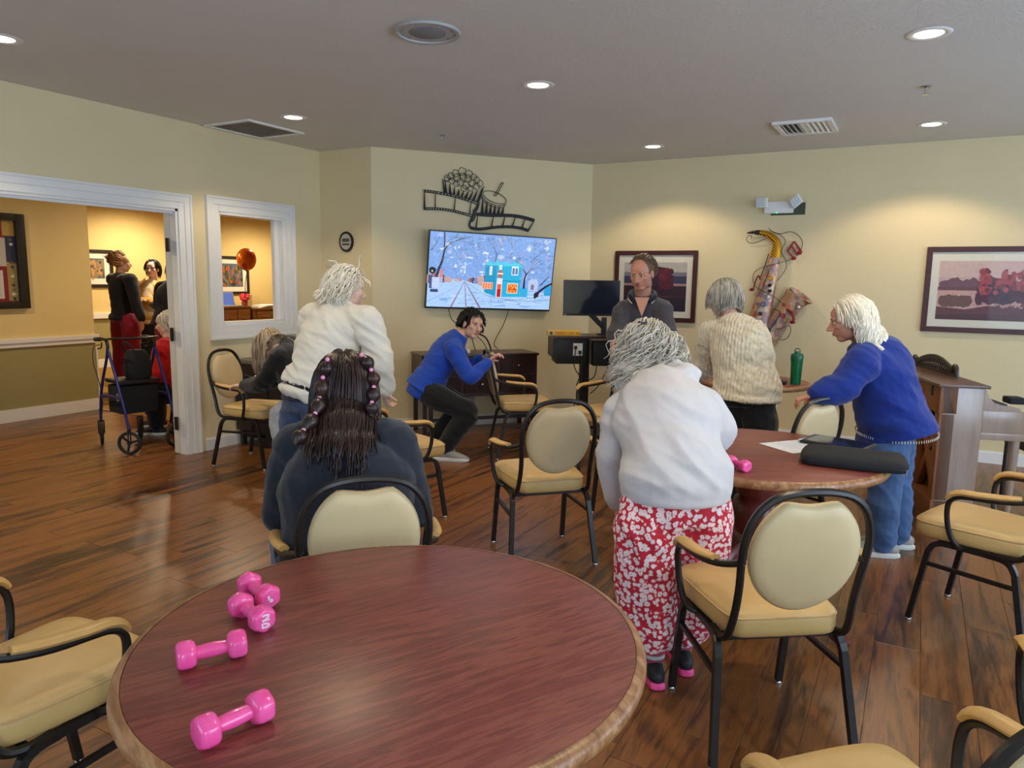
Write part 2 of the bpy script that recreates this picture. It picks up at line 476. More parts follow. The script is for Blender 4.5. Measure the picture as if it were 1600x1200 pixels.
bm = B(); box(bm, TB.x - .1, ROOM_X1 + .15, BY, BY + .15, 0, CEIL); struct('wall_back', bm, 'wall_paint')
# wall on the right and behind the camera, with windows
def wall_openings(bm, a0, a1, ops, emit):
    cur = a0
    for o0, o1 in ops:
        emit(bm, cur, o0, 0, CEIL); emit(bm, o0, o1, 0, 0.4); emit(bm, o0, o1, 2.3, CEIL); cur = o1
    emit(bm, cur, a1, 0, CEIL)
RW = [(0.3, 2.9), (4.1, 6.3)]
bm = B(); wall_openings(bm, ROOM_Y0, BY, RW, lambda b, p, q, z0, z1: box(b, ROOM_X1, ROOM_X1 + .1, p, q, z0, z1)); struct('wall_right', bm, 'wall_paint')
RR = [(-3.75, -1.45), (1.12, 2.98)]
bm = B(); wall_openings(bm, LX - T, ROOM_X1 + .1, RR, lambda b, p, q, z0, z1: box(b, p, q, ROOM_Y0 - .1, ROOM_Y0, z0, z1)); struct('wall_rear', bm, 'wall_paint')
def room_window(n, along, a0, a1):
    """grid window: frame, muntins"""
    bm = B()
    def bx(p, q, z0, z1, d0, d1):
        if along == 'Y': box(bm, ROOM_X1 + d0, ROOM_X1 + d1, p, q, z0, z1)
        else: box(bm, p, q, ROOM_Y0 - d1, ROOM_Y0 - d0, z0, z1)
    for p, q in ((a0 - .09, a0), (a1, a1 + .09)): bx(p, q, .31, 2.39, -.02, .0)
    bx(a0, a1, .31, .40, -.02, 0); bx(a0, a1, 2.30, 2.39, -.02, 0)
    for k in range(1, 6):
        c = a0 + (a1-a0)*k/6; bx(c - .012, c + .012, .4, 2.3, .04, .07)
    for k in range(1, 6):
        c = .4 + 1.9*k/6; bx(a0, a1, c - .012, c + .012, .045, .065)
    o = struct('window_%d' % n, bm, 'white_trim')
room_window(2, 'Y', *RW[0]); room_window(3, 'Y', *RW[1]); room_window(4, 'X', *RR[0]); room_window(5, 'X', *RR[1])
# hall walls
bm = B(); box(bm, HX - .12, HX, ROOM_Y0, 4.83, 0.80, CEIL); struct('wall_hall', bm, 'hall_paint')
bm = B(); box(bm, HX - .12, HX, ROOM_Y0, 4.83, 0, 0.80); struct('wall_hall_lower', bm, 'olive_paint')
bm = B(); box(bm, HX - .14, HX + .035, ROOM_Y0, 4.865, 0.80, 0.845, bev=.006); box(bm, HX - .13, HX + .02, ROOM_Y0, 4.85, 0.755, 0.80, bev=.004); struct('trim_hall_rail', bm, 'white_trim')
bm = B(); box(bm, HX, HX + .014, ROOM_Y0, 4.845, 0.0, .13, bev=.003); box(bm, HX - .12, HX + .014, 4.83, 4.845, 0.0, .70, bev=.003); struct('baseboard_hall', bm, 'white_trim')
bm = B(); box(bm, FX - .1, FX, ROOM_Y0, 12.6, 0.86, CEIL); struct('wall_far', bm, 'hall_paint')
bm = B(); box(bm, FX - .1, FX, ROOM_Y0, 12.6, 0, 0.86); struct('wall_far_lower', bm, 'olive_paint')
bm = B(); box(bm, FX, FX + .04, ROOM_Y0, 12.6, 0.80, 0.89, bev=.006); struct('trim_far_rail', bm, 'white_trim')
bm = B(); box(bm, FX, FX + .015, ROOM_Y0, 12.6, 0, 0.14, bev=.003); struct('baseboard_far', bm, 'white_trim')
bm = B(); box(bm, FX - .1, LX - T, 12.5, 12.6, 0, CEIL); struct('wall_hall_end', bm, 'hall_paint')
bm = B(); box(bm, FX - .1, LX - T, ROOM_Y0 - .1, ROOM_Y0, 0, CEIL); struct('wall_hall_front', bm, 'hall_paint')
bm = B(); box(bm, LX - T, LX - T + .1, 5.72, 12.5, 0, CEIL); struct('wall_hall_side', bm, 'hall_paint')
# baseboards of the room
def baseboard(name, a, b, n, h=.105, t=.014):
    bm = B(); slab(bm, a + n*t, b + n*t, t, 0, h - .012, n); slab(bm, a + n*t*.6, b + n*t*.6, t*.6, h - .012, h, n)
    struct(name, bm, 'white_trim')
baseboard('baseboard_left', V(LX, 4.14, 0), V(LX, 5.60, 0), V(1, 0, 0))
baseboard('baseboard_corner', V(LX, 5.60, 0), V(TA.x, 5.60, 0), V(0, -1, 0))
baseboard('baseboard_television', TA, TB, TN)
baseboard('baseboard_back', V(TB.x, BY, 0), V(ROOM_X1, BY, 0), V(0, -1, 0))
# door casing, jamb, stop
def casing(bm, y0, y1, z0, z1, w, X, bottom=True, sx=1):
    """stepped casing around an opening, on the face X"""
    def ring(wi, wo, t):
        a, b_ = (X, X + t*sx) if sx > 0 else (X + t*sx, X)
        box(bm, a, b_, y0 - wo, y0 - wi, (z0 - wo) if bottom else 0, z1 + wo, bev=.002)
        box(bm, a, b_, y1 + wi, y1 + wo, (z0 - wo) if bottom else 0, z1 + wo, bev=.002)
        box(bm, a, b_, y0 - wi, y1 + wi, z1 + wi, z1 + wo, bev=.002)
        if bottom: box(bm, a, b_, y0 - wi, y1 + wi, z0 - wo, z0 - wi, bev=.002)
    ring(0.0, w*.45, .014); ring(w*.45, w*.85, .022); ring(w*.85, w, .030)
bm = B(); casing(bm, DOOR_Y0, DOOR_Y1, 0, DOOR_H, .12, LX, False); casing(bm, DOOR_Y0, DOOR_Y1, 0, DOOR_H, .12, LX - T, False, -1)
struct('trim_door', bm, 'white_trim')
bm = B()
box(bm, LX - T, LX, DOOR_Y1 - .02, DOOR_Y1, 0, DOOR_H); box(bm, LX - T, LX, DOOR_Y0, DOOR_Y0 + .02, 0, DOOR_H); box(bm, LX - T, LX, DOOR_Y0, DOOR_Y1, DOOR_H - .02, DOOR_H)
box(bm, LX - .05, LX - .035, DOOR_Y0 + .02, DOOR_Y1 - .02, DOOR_H - .04, DOOR_H - .02)
struct('trim_jamb', bm, 'white_trim')
# open door leaf, hinged on the hall side and turned away from the viewer
ld = V(-0.5, 0.866, 0).normalized(); ln = V(-ld.y, ld.x, 0)
h0 = V(LX - T + .035, DOOR_Y1 - .035, 0)
bm = B(); M = frame3(h0, ld, V(0, 0, 1))
prism(bm, [(0, .012), (.9, .012), (.9, 2.02), (0, 2.02)], -.022, .022, M)
door = struct('door_1', bm, 'door_white')
for z in (.27, 1.02, 1.75):
    bm = B(); c = h0 + V(.014, -.020, z); box(bm, c.x - .004, c.x + .03, c.y - .006, c.y + .006, z - .055, z + .055); sweep(bm, [(c.x + .03, c.y - .004, z - .055), (c.x + .03, c.y - .004, z + .055)], .007, 8)
    obj('hinge', bm, 'black_metal', door)
bm = B(); sweep(bm, [h0 + ld*.83 + ln*.03 + V(0, 0, .95), h0 + ld*.83 + ln*.07 + V(0, 0, .95), h0 + ld*.72 + ln*.07 + V(0, 0, .95)], .01, 8); obj('door_handle', bm, 'chrome', door)
# pass-through window in the left wall
bm = B(); casing(bm, WIN[0] - .02, WIN[1] + .02, WIN[2] - .02, WIN[3] + .02, .125, LX); casing(bm, WIN[0] - .02, WIN[1] + .02, WIN[2] - .02, WIN[3] + .02, .1, LX - T, True, -1)
win = struct('window_1', bm, 'white_trim')
bm = B(); x0, x1 = LX - T, LX + .004
box(bm, x0, x1, WIN[0] - .02, WIN[0] + .004, WIN[2] - .02, WIN[3] + .02); box(bm, x0, x1, WIN[1] - .004, WIN[1] + .02, WIN[2] - .02, WIN[3] + .02)
box(bm, x0, x1, WIN[0], WIN[1], WIN[3] - .004, WIN[3] + .02); box(bm, x0, x1, WIN[0], WIN[1], WIN[2] - .02, WIN[2] + .004)
obj('window_lining', bm, 'white_trim', win, False)
bm = B(); xs = LX - .075
for p, q, z0, z1 in ((WIN[0]+.004, WIN[0]+.016, WIN[2]+.004, WIN[3]-.004), (WIN[1]-.05, WIN[1]-.004, WIN[2]+.004, WIN[3]-.004)): box(bm, xs - .02, xs + .02, p, q, z0, z1)
obj('window_stop', bm, 'white_trim', win, False)
# ------------------------------------------------------------------ recessed lamps
emis('lamp_lens', (255, 246, 225), 9.0)
def lamp(x, y, label, power=None, spread=128, blend=.35):
    t = thing('recessed_light', label, 'ceiling light', (x, y, CEIL), 0, 'recessed ceiling lights')
    bm = B(); lathe(bm, [(.066, -.001), (.072, -.006), (.098, -.006), (.105, -.001), (.098, 0.0), (.066, 0.0)], 32); obj('trim_ring', bm, 'white_trim', t)
    bm = B(); lathe(bm, [(0, -.0045), (.066, -.0035), (.066, -.0005), (0, -.0005)], 24); obj('lens', bm, 'lamp_lens', t)
    l = bpy.data.lights.new('lamp_beam', 'SPOT'); l.energy = power or LAMP_W; l.color = WARM
    l.spot_size = math.radians(spread); l.spot_blend = blend; l.shadow_soft_size = 0.06
    lo = bpy.data.objects.new('lamp_beam', l); COL.objects.link(lo); lo.parent = t; lo.location = (0, 0, -.012)
lamp(-4.40, 4.34, 'lit recessed ceiling light beside the square return grille')
lamp(-2.25, 4.33, 'lit recessed ceiling light in the middle of the ceiling, in line with the round speaker')
lamp(-0.08, 4.32, 'large lit recessed ceiling light at the top right corner of the photo')
lamp(-2.27, 6.67, 'lit recessed ceiling light close to the corner by the television wall')
lamp(-0.05, 6.65, 'lit recessed ceiling light above the lake painting')
lamp(-4.40, 2.25, 'recessed ceiling light cut by the left edge of the photo')
lamp(-2.25, 2.25, 'recessed ceiling light over the dumbbell table, above the frame')
lamp(-0.08, 2.25, 'recessed ceiling light behind the viewer on the right')
for x, y, lb in ((-6.7, 2.6, 'unseen light added in the hall ceiling in front of the notice board'), (-6.7, 5.6, 'unseen light added in the hall ceiling above the walker'), (-8.9, 6.6, 'unseen light added in the hall ceiling above the standing women'), (-10.6, 7.6, 'unseen light added in the hall ceiling close to the far picture'), (-10.4, 10.2, 'unseen light added in the hall ceiling above the reception desk')):
    lamp(x, y, lb, HALL_W*(.45 if x > -7 else 1.0), 168, .7)  # unseen lamps added to brighten the hall, all out of view
# ------------------------------------------------------------------ banquet armchairs
def outline_ring(bm, pts, f):
    return [bm.verts.new(f(x, y)) for x, y in pts]
def skin_rings(bm, rings, cap0=True, cap1=True, mi=0):
    for a, b in zip(rings, rings[1:]):
        n = len(a)
        for k in range(n):
            fc = bm.faces.new((a[k], a[(k+1) % n], b[(k+1) % n], b[k])); fc.material_index = mi
    for ring, do in ((rings[0], cap0), (rings[-1], cap1)):
        if do:
            c = bm.verts.new(sum((v.co for v in ring), Vector()) / len(ring))
            for k in range(len(ring)):
                fc = bm.faces.new((ring[k], ring[(k+1) % len(ring)], c)); fc.material_index = mi
SEAT_OUT = [(-.10, -.195), (.10, -.195), (.160, -.187), (.186, -.145), (.202, -.02), (.214, .12), (.215, .195), (.186, .235), (.09, .250), (-.09, .250), (-.186, .235), (-.215, .195), (-.214, .12), (-.202, -.02), (-.186, -.145), (-.160, -.187)]
def make_chair():
    t = thing('banquet_chair', 'chair', 'chair')
    so = [(p.x, p.y) for p in catmull([(x, y, 0) for x, y in SEAT_OUT], 3, True)]
    bm = B(); rings = []
    cy = .03
    for s, z in ((.93, .402), (.985, .412), (1.0, .432), (1.0, .455), (.985, .474), (.93, .487), (.75, .496), (.4, .502)):
        rings.append([bm.verts.new((x*s, cy + (y-cy)*s, z)) for x, y in so])
    skin_rings(bm, rings)
    seat = obj('seat', bm, 'vinyl_tan', t, True, 1.2)
    bm = B(); sweep(bm, [(x*.992, cy+(y-cy)*.992, .470) for x, y in so], .0042, 6, closed=True)
    obj('piping', bm, 'piping', seat)
    # backrest pad, in the leaning plane of the back
    def back(x, z, d=0.0):      # d: forward from the pad's mid plane
        return V(x, -.222 - .19*(z - .5) + d*.98, z + d*.19)
    po = []
    for k in range(48):
        a = 2*PI*k/48
        x, z = .172*math.sin(a), .190*math.cos(a)
        if abs(x) < .085 and z > 0: z = min(z, .166 - .009*(.5 + .5*math.cos(PI*x/.085)))
        po.append((x, z + .708))
    bm = B(); rings = []
    for s, d in ((.35, -.027), (.75, -.026), (.93, -.022), (.985, -.014), (1.0, 0), (.985, .014), (.93, .024), (.75, .032), (.35, .035)):
        rings.append([bm.verts.new(back(x*s, .70 + (z-.70)*s, d)) for x, z in po])
    skin_rings(bm, rings)
    obj('backrest', bm, 'vinyl_back', t, True, 1.2)
    half = [(-.188, -.07, .392), (-.194, -.135, .394), (-.196, -.185, .412), (-.193, -.212, .455), (-.188, -.231, .53), (-.190, -.250, .61), (-.196, -.267, .69), (-.194, -.281, .765), (-.172, -.293, .835), (-.128, -.302, .884), (-.068, -.306, .904)]
    path = half + [(0, -.307, .909)] + [(-x, y, z) for x, y, z in half[::-1]]
    bm = B(); sweep(bm, catmull(path, 3), .0125, 8)
    obj('back_frame', bm, 'black_metal', t)
    for s in (-1, 1):
        ap = [(.192, -.272, .690), (.206, -.238, .672), (.236, -.175, .652), (.256, -.09, .640), (.262, -.01, .635), (.263, .045, .628), (.262, .078, .605), (.259, .088, .56), (.252, .082, .49), (.243, .065, .435), (.225, .045, .402), (.188, .035, .392)]
        bm = B(); sweep(bm, catmull([(x*s, y, z) for x, y, z in ap], 3), .0115, 8)
        arm = obj('arm', bm, 'black_metal', t)
        pp = [(.238, -.172, .668), (.253, -.11, .660), (.262, -.02, .652), (.263, .035, .649), (.263, .072, .635), (.262, .090, .612)]
        rr = [(.017, .010), (.021, .0125), (.023, .0135), (.023, .0135), (.022, .0125), (.016, .010)]
        cp = catmull([(x*s, y, z) for x, y, z in pp], 2); cr = catmull([(a, b_, 0) for a, b_ in rr], 2)
        bm = B(); sweep(bm, cp, [(q.x, q.y) for q in cr], 10, side=V(1, 0, 0), round_cap=False)
        obj('arm_pad', bm, 'arm_wood', arm)
        for front in (1, 0):
            lp = [(.194, .06, .39), (.197, .115, .389), (.2005, .15, .374), (.203, .168, .34), (.210, .222, .012)] if front else [(.196, -.06, .39), (.2, -.115, .389), (.206, -.15, .374), (.211, -.17, .34), (.236, -.238, .012)]
            cp = catmull([(x*s, y, z) for x, y, z in lp[:4]], 2) + [Vector((lp[4][0]*s, lp[4][1], lp[4][2]))]
            bm = B(); sweep(bm, cp, .0115, 4, side=V(1, 0, 0), square=True)
            leg = obj('leg', bm, 'black_metal', t, False)
            bm = B(); lathe(bm, [(.013, 0), (.0145, .004), (.0125, .012), (.009, .016)], 12, (lp[4][0]*s, lp[4][1], 0)); obj('glide', bm, 'chrome', leg)
        bm = B(); sweep(bm, [(.2045*s, .178, .285), (.2165*s, -.182, .285)], .008, 4, side=V(1, 0, 0), square=True); obj('stretcher', bm, 'black_metal', t, False)
    bm = B()
    for s in (-1, 1): box(bm, s*.195 - .011, s*.195 + .011, -.13, .13, .379, .401)
    box(bm, -.196, .196, .10, .122, .379, .401); box(bm, -.196, .196, -.145, -.123, .379, .401)
    obj('seat_frame', bm, 'black_metal', t, False)
    return t
_chair = make_chair(); _used = []
def chair(x, y, deg, label, group='tan banquet armchairs', z=0.0):
    o = _chair if not _used else copy_tree(_chair)
    _used.append(o)
    o.location = (x, y, z); o.rotation_euler = (0, 0, math.radians(deg - 90))
    tag(o, label, 'chair', group)
    return o
chair(-.403, 2.470, 126, 'empty tan armchair in the foreground beside the woman in floral trousers')
chair(-1.752, 3.497, 135, 'empty tan armchair standing alone in the middle of the room')
chair(-1.630, 1.850, 137, 'tan armchair in which the dark-haired woman with beaded braids sits')
chair(-1.955, 0.960, 92, 'empty tan armchair cut by the left edge, pulled up to the dumbbell table')
chair(.345, 3.750, 157, 'tan armchair on the right in front of the piano, facing left')
chair(.030, 1.445, 137, 'tan armchair at the bottom right corner with both arms reaching into the photo')
chair(.555, 2.07, 95, 'tan armchair at the right edge showing only one arm end and its post')
chair(-4.66, 4.10, 12, 'tan armchair beside the door frame, gripped by the woman in black')
chair(-2.826, 3.601, 70, 'tan armchair behind the dark-haired woman, held by the woman in the cream jacket')
chair(-3.00, 5.548, 40, 'tan armchair whose back the crouching man in blue holds')
chair(-2.187, 5.516, 245, 'tan armchair in front of the standing man in the grey polo shirt')
chair(-1.48, 4.31, 135, 'tan armchair mostly hidden behind the woman in the pale hoodie')
chair(-.675, 4.29, 150, 'tan armchair on which the woman in blue fleece leans')
chair(-6.33, 4.66, 209, 'armchair in the hall on which the woman in red sits')
# ------------------------------------------------------------------ round tables
def round_table(x, y, label, r=.54, grain=0.0, group='round mahogany tables'):
    t = thing('round_table', label, 'table', (x, y, 0), grain, group)
    bm = B(); lathe(bm, [(0, .712), (r - .03, .712), (r - .022, .716), (r - .022, .7495), (r - .023, .750), (0, .750)], 96); obj('tabletop', bm, 'mahogany_top', t, True, .5)
    bm = B()
    prof = [(r - .021, .712), (r - .008, .714), (r - .002, .722), (r, .732), (r - .003, .742), (r - .010, .7485), (r - .021, .7502)]
    rings = [[bm.verts.new((a*math.cos(2*PI*k/96), a*math.sin(2*PI*k/96), z)) for k in range(96)] for a, z in prof]
    for a, b_ in zip(rings, rings[1:]):
        for k in range(96): bm.faces.new((a[k], a[(k+1) % 96], b_[(k+1) % 96], b_[k]))
    obj('edge_band', bm, 'edge_wood', t)
    bm = B(); lathe(bm, [(.16, .712), (.16, .695), (.075, .68), (.085, .665), (.086, .56), (.074, .545), (.092, .53), (.105, .47), (.098, .41), (.078, .37), (.09, .355), (.098, .33), (.098, .20), (.085, .19), (.06, .18), (0, .18)][::-1], 32); obj('pedestal', bm, 'mahogany', t)
    for k in range(4):
        a = PI/4 + k*PI/2; d = V(math.cos(a), math.sin(a), 0)
        cp = catmull([d*.06 + V(0, 0, .30), d*.15 + V(0, 0, .285), d*.25 + V(0, 0, .20), d*.34 + V(0, 0, .105), d*.42 + V(0, 0, .052), d*.47 + V(0, 0, .032)], 3)
        rr = catmull([(.03, .045, 0), (.03, .042, 0), (.028, .036, 0), (.027, .032, 0), (.03, .030, 0), (.034, .026, 0)], 3)
        bm = B(); sweep(bm, cp, [(q.x, q.y) for q in rr], 10, side=V(-d.y, d.x, 0), round_cap=True); obj('foot', bm, 'mahogany', t)
    return t
round_table(-.935, 1.17, 'round mahogany table in the foreground with four pink dumbbells on it', .538, math.radians(62))
round_table(-.600, 3.395, 'round mahogany table with a black laptop case and papers on it', .545, math.radians(20))
round_table(-1.12, 5.95, 'small round table by the wall carrying the green bottle', .43)
# ------------------------------------------------------------------ dumbbells
def dumbbell(x0, y0, x1, y1, label, mark=None, hr=.0258, L=.128, z=.750):
    c = V((x0+x1)/2, (y0+y1)/2, z); d = V(x1-x0, y1-y0, 0).normalized()
    t = thing('dumbbell', label, 'dumbbell', c, math.atan2(d.y, d.x), 'pink dumbbells')
    def hexr(bm, x, s):
        return [bm.verts.new((x, s*math.cos(PI/6 + k*PI/3 + o)*1.115, s*math.sin(PI/6 + k*PI/3 + o)*1.115 + hr)) for k in range(6) for o in (-.13, 0, .13)]
    for sg in (-1, 1):
        bm = B(); R = []
        for x, s in ((L/2 - .036, hr*.55), (L/2 - .033, hr*.82), (L/2 - .029, hr*.95), (L/2 - .024, hr), (L/2 - .010, hr), (L/2 - .005, hr*.95), (L/2 - .001, hr*.82), (L/2, hr*.70)): R.append(hexr(bm, sg*x, s))
        skin_rings(bm, R)
        hd = obj('head', bm, 'pink_vinyl', t, True, .9)
        if mark and sg == mark[0]:
            p = Pic()
            for pts in mark[1]: p.line(pts, .0042, (250, 225, 240))
            p.build('weight_mark', 'print', hd, frame3((sg*(L/2 + .0003), 0, hr), (0, sg, 0), (0, 0, 1)))
    bm = B(); sweep(bm, catmull([(-L/2+.03, 0, hr), (-.02, 0, hr), (0, 0, hr), (.02, 0, hr), (L/2-.03, 0, hr)], 2), [.0125, .0128, .0134, .0142, .0146, .0142, .0134, .0128, .0125], 14)
    obj('handle', bm, 'pink_vinyl', t)
m1 = [[(-.008, .013), (.006, .013), (.008, .009), (-.002, .003), (-.008, .002), (.009, .002)], [(-.008, -.003), (-.008, -.013), (.006, -.013), (.008, -.009), (.002, -.006), (-.006, -.004)]]
m2 = [[(-.008, .004), (-.003, .006), (-.006, -.003)], [(-.002, -.002), (.004, -.004), (.002, -.008), (-.004, -.006)]]
dumbbell(-1.275, 1.060, -1.179, 1.036, 'pink dumbbell with a white number on the hexagonal end facing us', (1, m1))
dumbbell(-1.350, 1.150, -1.256, 1.122, 'pink dumbbell farthest back of the pair lying side by side', (1, m2))
dumbbell(-1.188, .850, -1.136, .938, 'pink dumbbell lying crosswise between the pair and the front one')
dumbbell(-.953, .705, -.927, .815, 'pink dumbbell closest to the viewer on the foreground table')
dumbbell(-.645, 3.03, -.566, 2.972, 'small pink dumbbell beside the woman in the pale hoodie', None, .024, .115)
# ------------------------------------------------------------------ things on the second table
p = Pic(); p.rect(-.11, -.14, .11, .14, (240, 243, 250))
for k in range(9): p.rect(-.085, .11 - k*.022, .085 - (k % 3)*.03, .114 - k*.022, (176, 184, 204), k > 0)
o = p.build('paper_sheet', 'print', None, Matrix.Translation((-.455, 3.60, .7515)) @ Matrix.Rotation(math.radians(-38), 4, 'Z'))
tag(o, 'printed white sheet of paper lying on the table beside the tablet', 'paper')
t = thing('tablet', 'black tablet computer lying on the table behind the laptop case', 'tablet', (-.295, 3.735, .751), math.radians(-16))
bm = B(); box(bm, -.145, .145, -.10, .10, .004, .016, bev=.006); obj('body', bm, 'black_plastic', t)
bm = B(); box(bm, -.13, .13, -.085, .085, .0155, .0168); obj('screen', bm, simple('dark_screen', (28, 34, 48), 0.08, var=0.1), t)
bm = B(); sweep(bm, [(-.15, -.09, .011), (-.15, .09, .011)], .0075, 8, round_cap=True); obj('spine', bm, 'chrome', t)
t = thing('laptop_case', 'black soft padded laptop case with a zip at the edge of the table', 'bag', (-.205, 3.37, .751), math.radians(4))
lc = [(-.20, -.105), (-.17, -.135), (.0, -.142), (.17, -.135), (.20, -.105), (.205, 0), (.20, .105), (.17, .135), (0, .142), (-.17, .135), (-.20, .105), (-.205, 0)]
lo_ = [(q.x, q.y) for q in catmull([(x, y, 0) for x, y in lc], 3, True)]
bm = B(); skin_rings(bm, [[bm.verts.new((x*s, y*s, z)) for x, y in lo_] for s, z in ((.9, .002), (.98, .008), (1.0, .022), (.985, .034), (.93, .043), (.7, .049), (.3, .051))])
obj('shell', bm, 'dark_fabric', t, True, 1.2)
bm = B(); sweep(bm, [(x*1.004, y*1.004, .023) for x, y in lo_], .0028, 6, closed=True); zp = obj('zip', bm, 'black_plastic', t)
bm = B(); box(bm, .195, .199, -.128, -.118, -.004, .024); obj('zip_pull', bm, 'chrome', zp)
# shaker bottle and black pouch on the small table
m, nt, b = nmat('green_plastic'); b.inputs['Base Color'].default_value = lin((10, 120, 74)); b.inputs['Roughness'].default_value = .25; b.inputs['Transmission Weight'].default_value = .35
simple('green_lid', (10, 96, 66), .35)
t = thing('shaker_bottle', 'green plastic shaker bottle with a loop lid on the small table', 'bottle', (-.80, 5.90, .750))
bm = B(); lathe(bm, [(0, 0), (.036, 0), (.038, .006), (.044, .18), (.044, .19), (0, .19)], 28); obj('cup', bm, 'green_plastic', t)
bm = B(); lathe(bm, [(.046, .185), (.047, .19), (.047, .222), (.040, .235), (.022, .24), (.020, .252), (0, .254)], 28); ld_ = obj('lid', bm, 'green_lid', t)
bm = B(); sweep(bm, [(-.018, 0, .245), (-.018, 0, .262), (-.010, 0, .274), (.010, 0, .274), (.018, 0, .262), (.018, 0, .245)], .004, 8); obj('loop', bm, 'green_lid', ld_)
bm = B(); box(bm, -1.06, -.86, 5.80, 5.93, .751, .775, bev=.008)
tag(obj('pouch', bm, 'black_plastic', None), 'flat black pouch on the small table left of the green bottle', 'pouch')
# ------------------------------------------------------------------ television and wall art
rt = random.Random(11)
tv_c = tvp(1.195, 1.583, .112)
tv_x = (TE - V(0, 0, .026)).normalized(); tv_n = (TN - V(0, 0, .14)).normalized()
tv_y = tv_n.cross(tv_x).normalized(); tv_n = tv_x.cross(tv_y)
TVM = frame3(tv_c, tv_x, tv_y)
t = thing('television', 'large wall-mounted television showing a snowy street and a turquoise house', 'television')
t.matrix_world = TVM
TW, TH = .676, .382
bm = B(); box(bm, -TW, TW, -TH, TH, -.04, 0.0, bev=.006); obj('case', bm, 'black_plastic', t)
bm = B(); 
for q in ((-TW, -TW+.009, -TH, TH), (TW-.009, TW, -TH, TH), (-TW, TW, TH-.009, TH), (-TW, TW, -TH, -TH+.018)): box(bm, q[0], q[1], q[2], q[3], 0, .004)
obj('bezel', bm, 'black_plastic', t, False)
bm = B(); box(bm, -.25, .25, -.15, .15, -.075, -.04); obj('wall_bracket', bm, 'black_metal', t, False)
def UV(u, v): return (-TW + .009 + u*(2*TW - .018), TH - .009 - v*(2*TH - .027))     # u right, v down, 0..1
p = Pic(1.5e-6)
def PR(u0, v0, u1, v1, c, same=False): a, b_ = UV(u0, v1), UV(u1, v0); p.rect(a[0], a[1], b_[0], b_[1], c, same)
def PP(pts, c, same=False): p.poly([UV(*q) for q in pts], c, same)
def PL_(pts, w, c, w2=None, same=False): p.line([UV(*q) for q in pts], w, c, w2, same)
PR(0, 0, 1, 1, (128, 168, 230))
for k in range(900):     # frosted twigs against the sky
    u, v = rt.uniform(.01, .99), rt.uniform(.02, .62)
    if k >= 120:
        a = rt.uniform(0, 2*PI); l_ = rt.uniform(.01, .035); x, y = UV(u, min(max(v, .05), .58))
        x = min(max(x, -TW + .05), TW - .05)
        p.line([(x, y), (x + l_*math.cos(a), y + l_*math.sin(a))], rt.uniform(.0015, .004), rt.choice([(214, 228, 252), (92, 116, 178), (150, 176, 232), (232, 242, 255), (110, 136, 200), (170, 160, 206), (70, 84, 130)]), .001, k % 60 != 0); continue
    c = rt.choice([(196, 216, 248), (118, 150, 214), (170, 190, 240), (210, 226, 252), (128, 168, 226), (180, 170, 214)])
    x, y = UV(u, v); p.blob(x, y, rt.uniform(.008, .035), rt.uniform(.006, .024), c, 7, .5, rt, k % 12 != 0)
PP([(0, .62), (.25, .62), (.5, .7), (.62, .74), (1, .76), (1, 1), (0, 1)], (172, 206, 248))
for k in range(60):
    u = rt.uniform(.09, .91); x, y = UV(u, rt.uniform(.78, .97)); p.blob(x, y, rt.uniform(.02, .09), rt.uniform(.003, .01), rt.choice([(150, 190, 240), (190, 220, 252), (132, 172, 230)]), 8, .3, rt, k % 12 != 0)
# little houses along the street
for k in range(34):
    s = rt.choice((-1, 1)); q = rt.uniform(0, 1)
    u = .285 + s*(.02 + (.26 if s < 0 else .13)*q); h = .03 + .13*q*rt.uniform(.5, 1); vb = .64 + .05*q
    PR(u - .01 - .012*q, vb - h, u + .012*q + .008, vb, rt.choice([(84, 88, 128), (176, 140, 150), (196, 164, 160), (150, 104, 124), (120, 140, 196), (60, 60, 90), (170, 180, 220), (214, 186, 176)]), k % 4 != 0)
for k in range(26):
    s = rt.choice((-1, 1)); u = .285 + s*rt.uniform(.02, .26 if s < 0 else .12); x, y = UV(u, rt.uniform(.58, .66)); p.blob(x, y, .005, .005, rt.choice([(255, 150, 90), (255, 190, 140), (255, 110, 80)]), 6, .2, rt, k > 0)
for (u, w) in ((.20, .010), (.275, .008), (.335, .013)):
    e = {.20: .19, .275: .31, .335: .42}[u]
    PL_([(.285, .64), (.285 + (e-.285)*.45, .8), (e, 1.0)], .004, (150, 118, 150), w*1.6)
PL_([(.285, .64), (.13, .82), (0, .93)], .002, (130, 160, 214), .006); PL_([(.3, .66), (.46, .82), (.7, .90), (1, .86)], .003, (120, 150, 210), .007)
for k in range(22): PR(.5 + k*.02, .888 - .00022*k*k + .004*(k % 3), .511 + k*.02, .902 - .00022*k*k, (86, 124, 170), k > 0)
# turquoise corner house
PP([(.44, .40), (.53, .385), (.53, .83), (.445, .78)], (36, 150, 196)); PP([(.53, .385), (.735, .37), (.735, .83), (.53, .84)], (40, 178, 222))
PP([(.425, .41), (.47, .345), (.5, .385), (.53, .33), (.56, .37), (.6, .35), (.645, .375), (.68, .33), (.72, .37), (.75, .36), (.745, .41)], (86, 206, 236))
for k in range(6): PL_([(.545 + k*.034, .40), (.545 + k*.034, .62)], .0016, (30, 150, 200), None, k > 0)
PR(.44, .605, .735, .62, (30, 148, 196))
for u0, u1, v0, v1 in ((.655, .71, .41, .53), (.475, .497, .42, .54), (.552, .575, .40, .46)):
    PR(u0, v0, u1, v1, (238, 246, 255)); PR(u0 + .006, v0 + .02, u1 - .006, v1 - .012, (96, 120, 170)); PR((u0+u1)/2 - .003, v0, (u0+u1)/2 + .003, v1, (238, 246, 255))
PR(.628, .64, .715, .785, (250, 214, 190)); PR(.634, .655, .709, .775, (248, 116, 30))
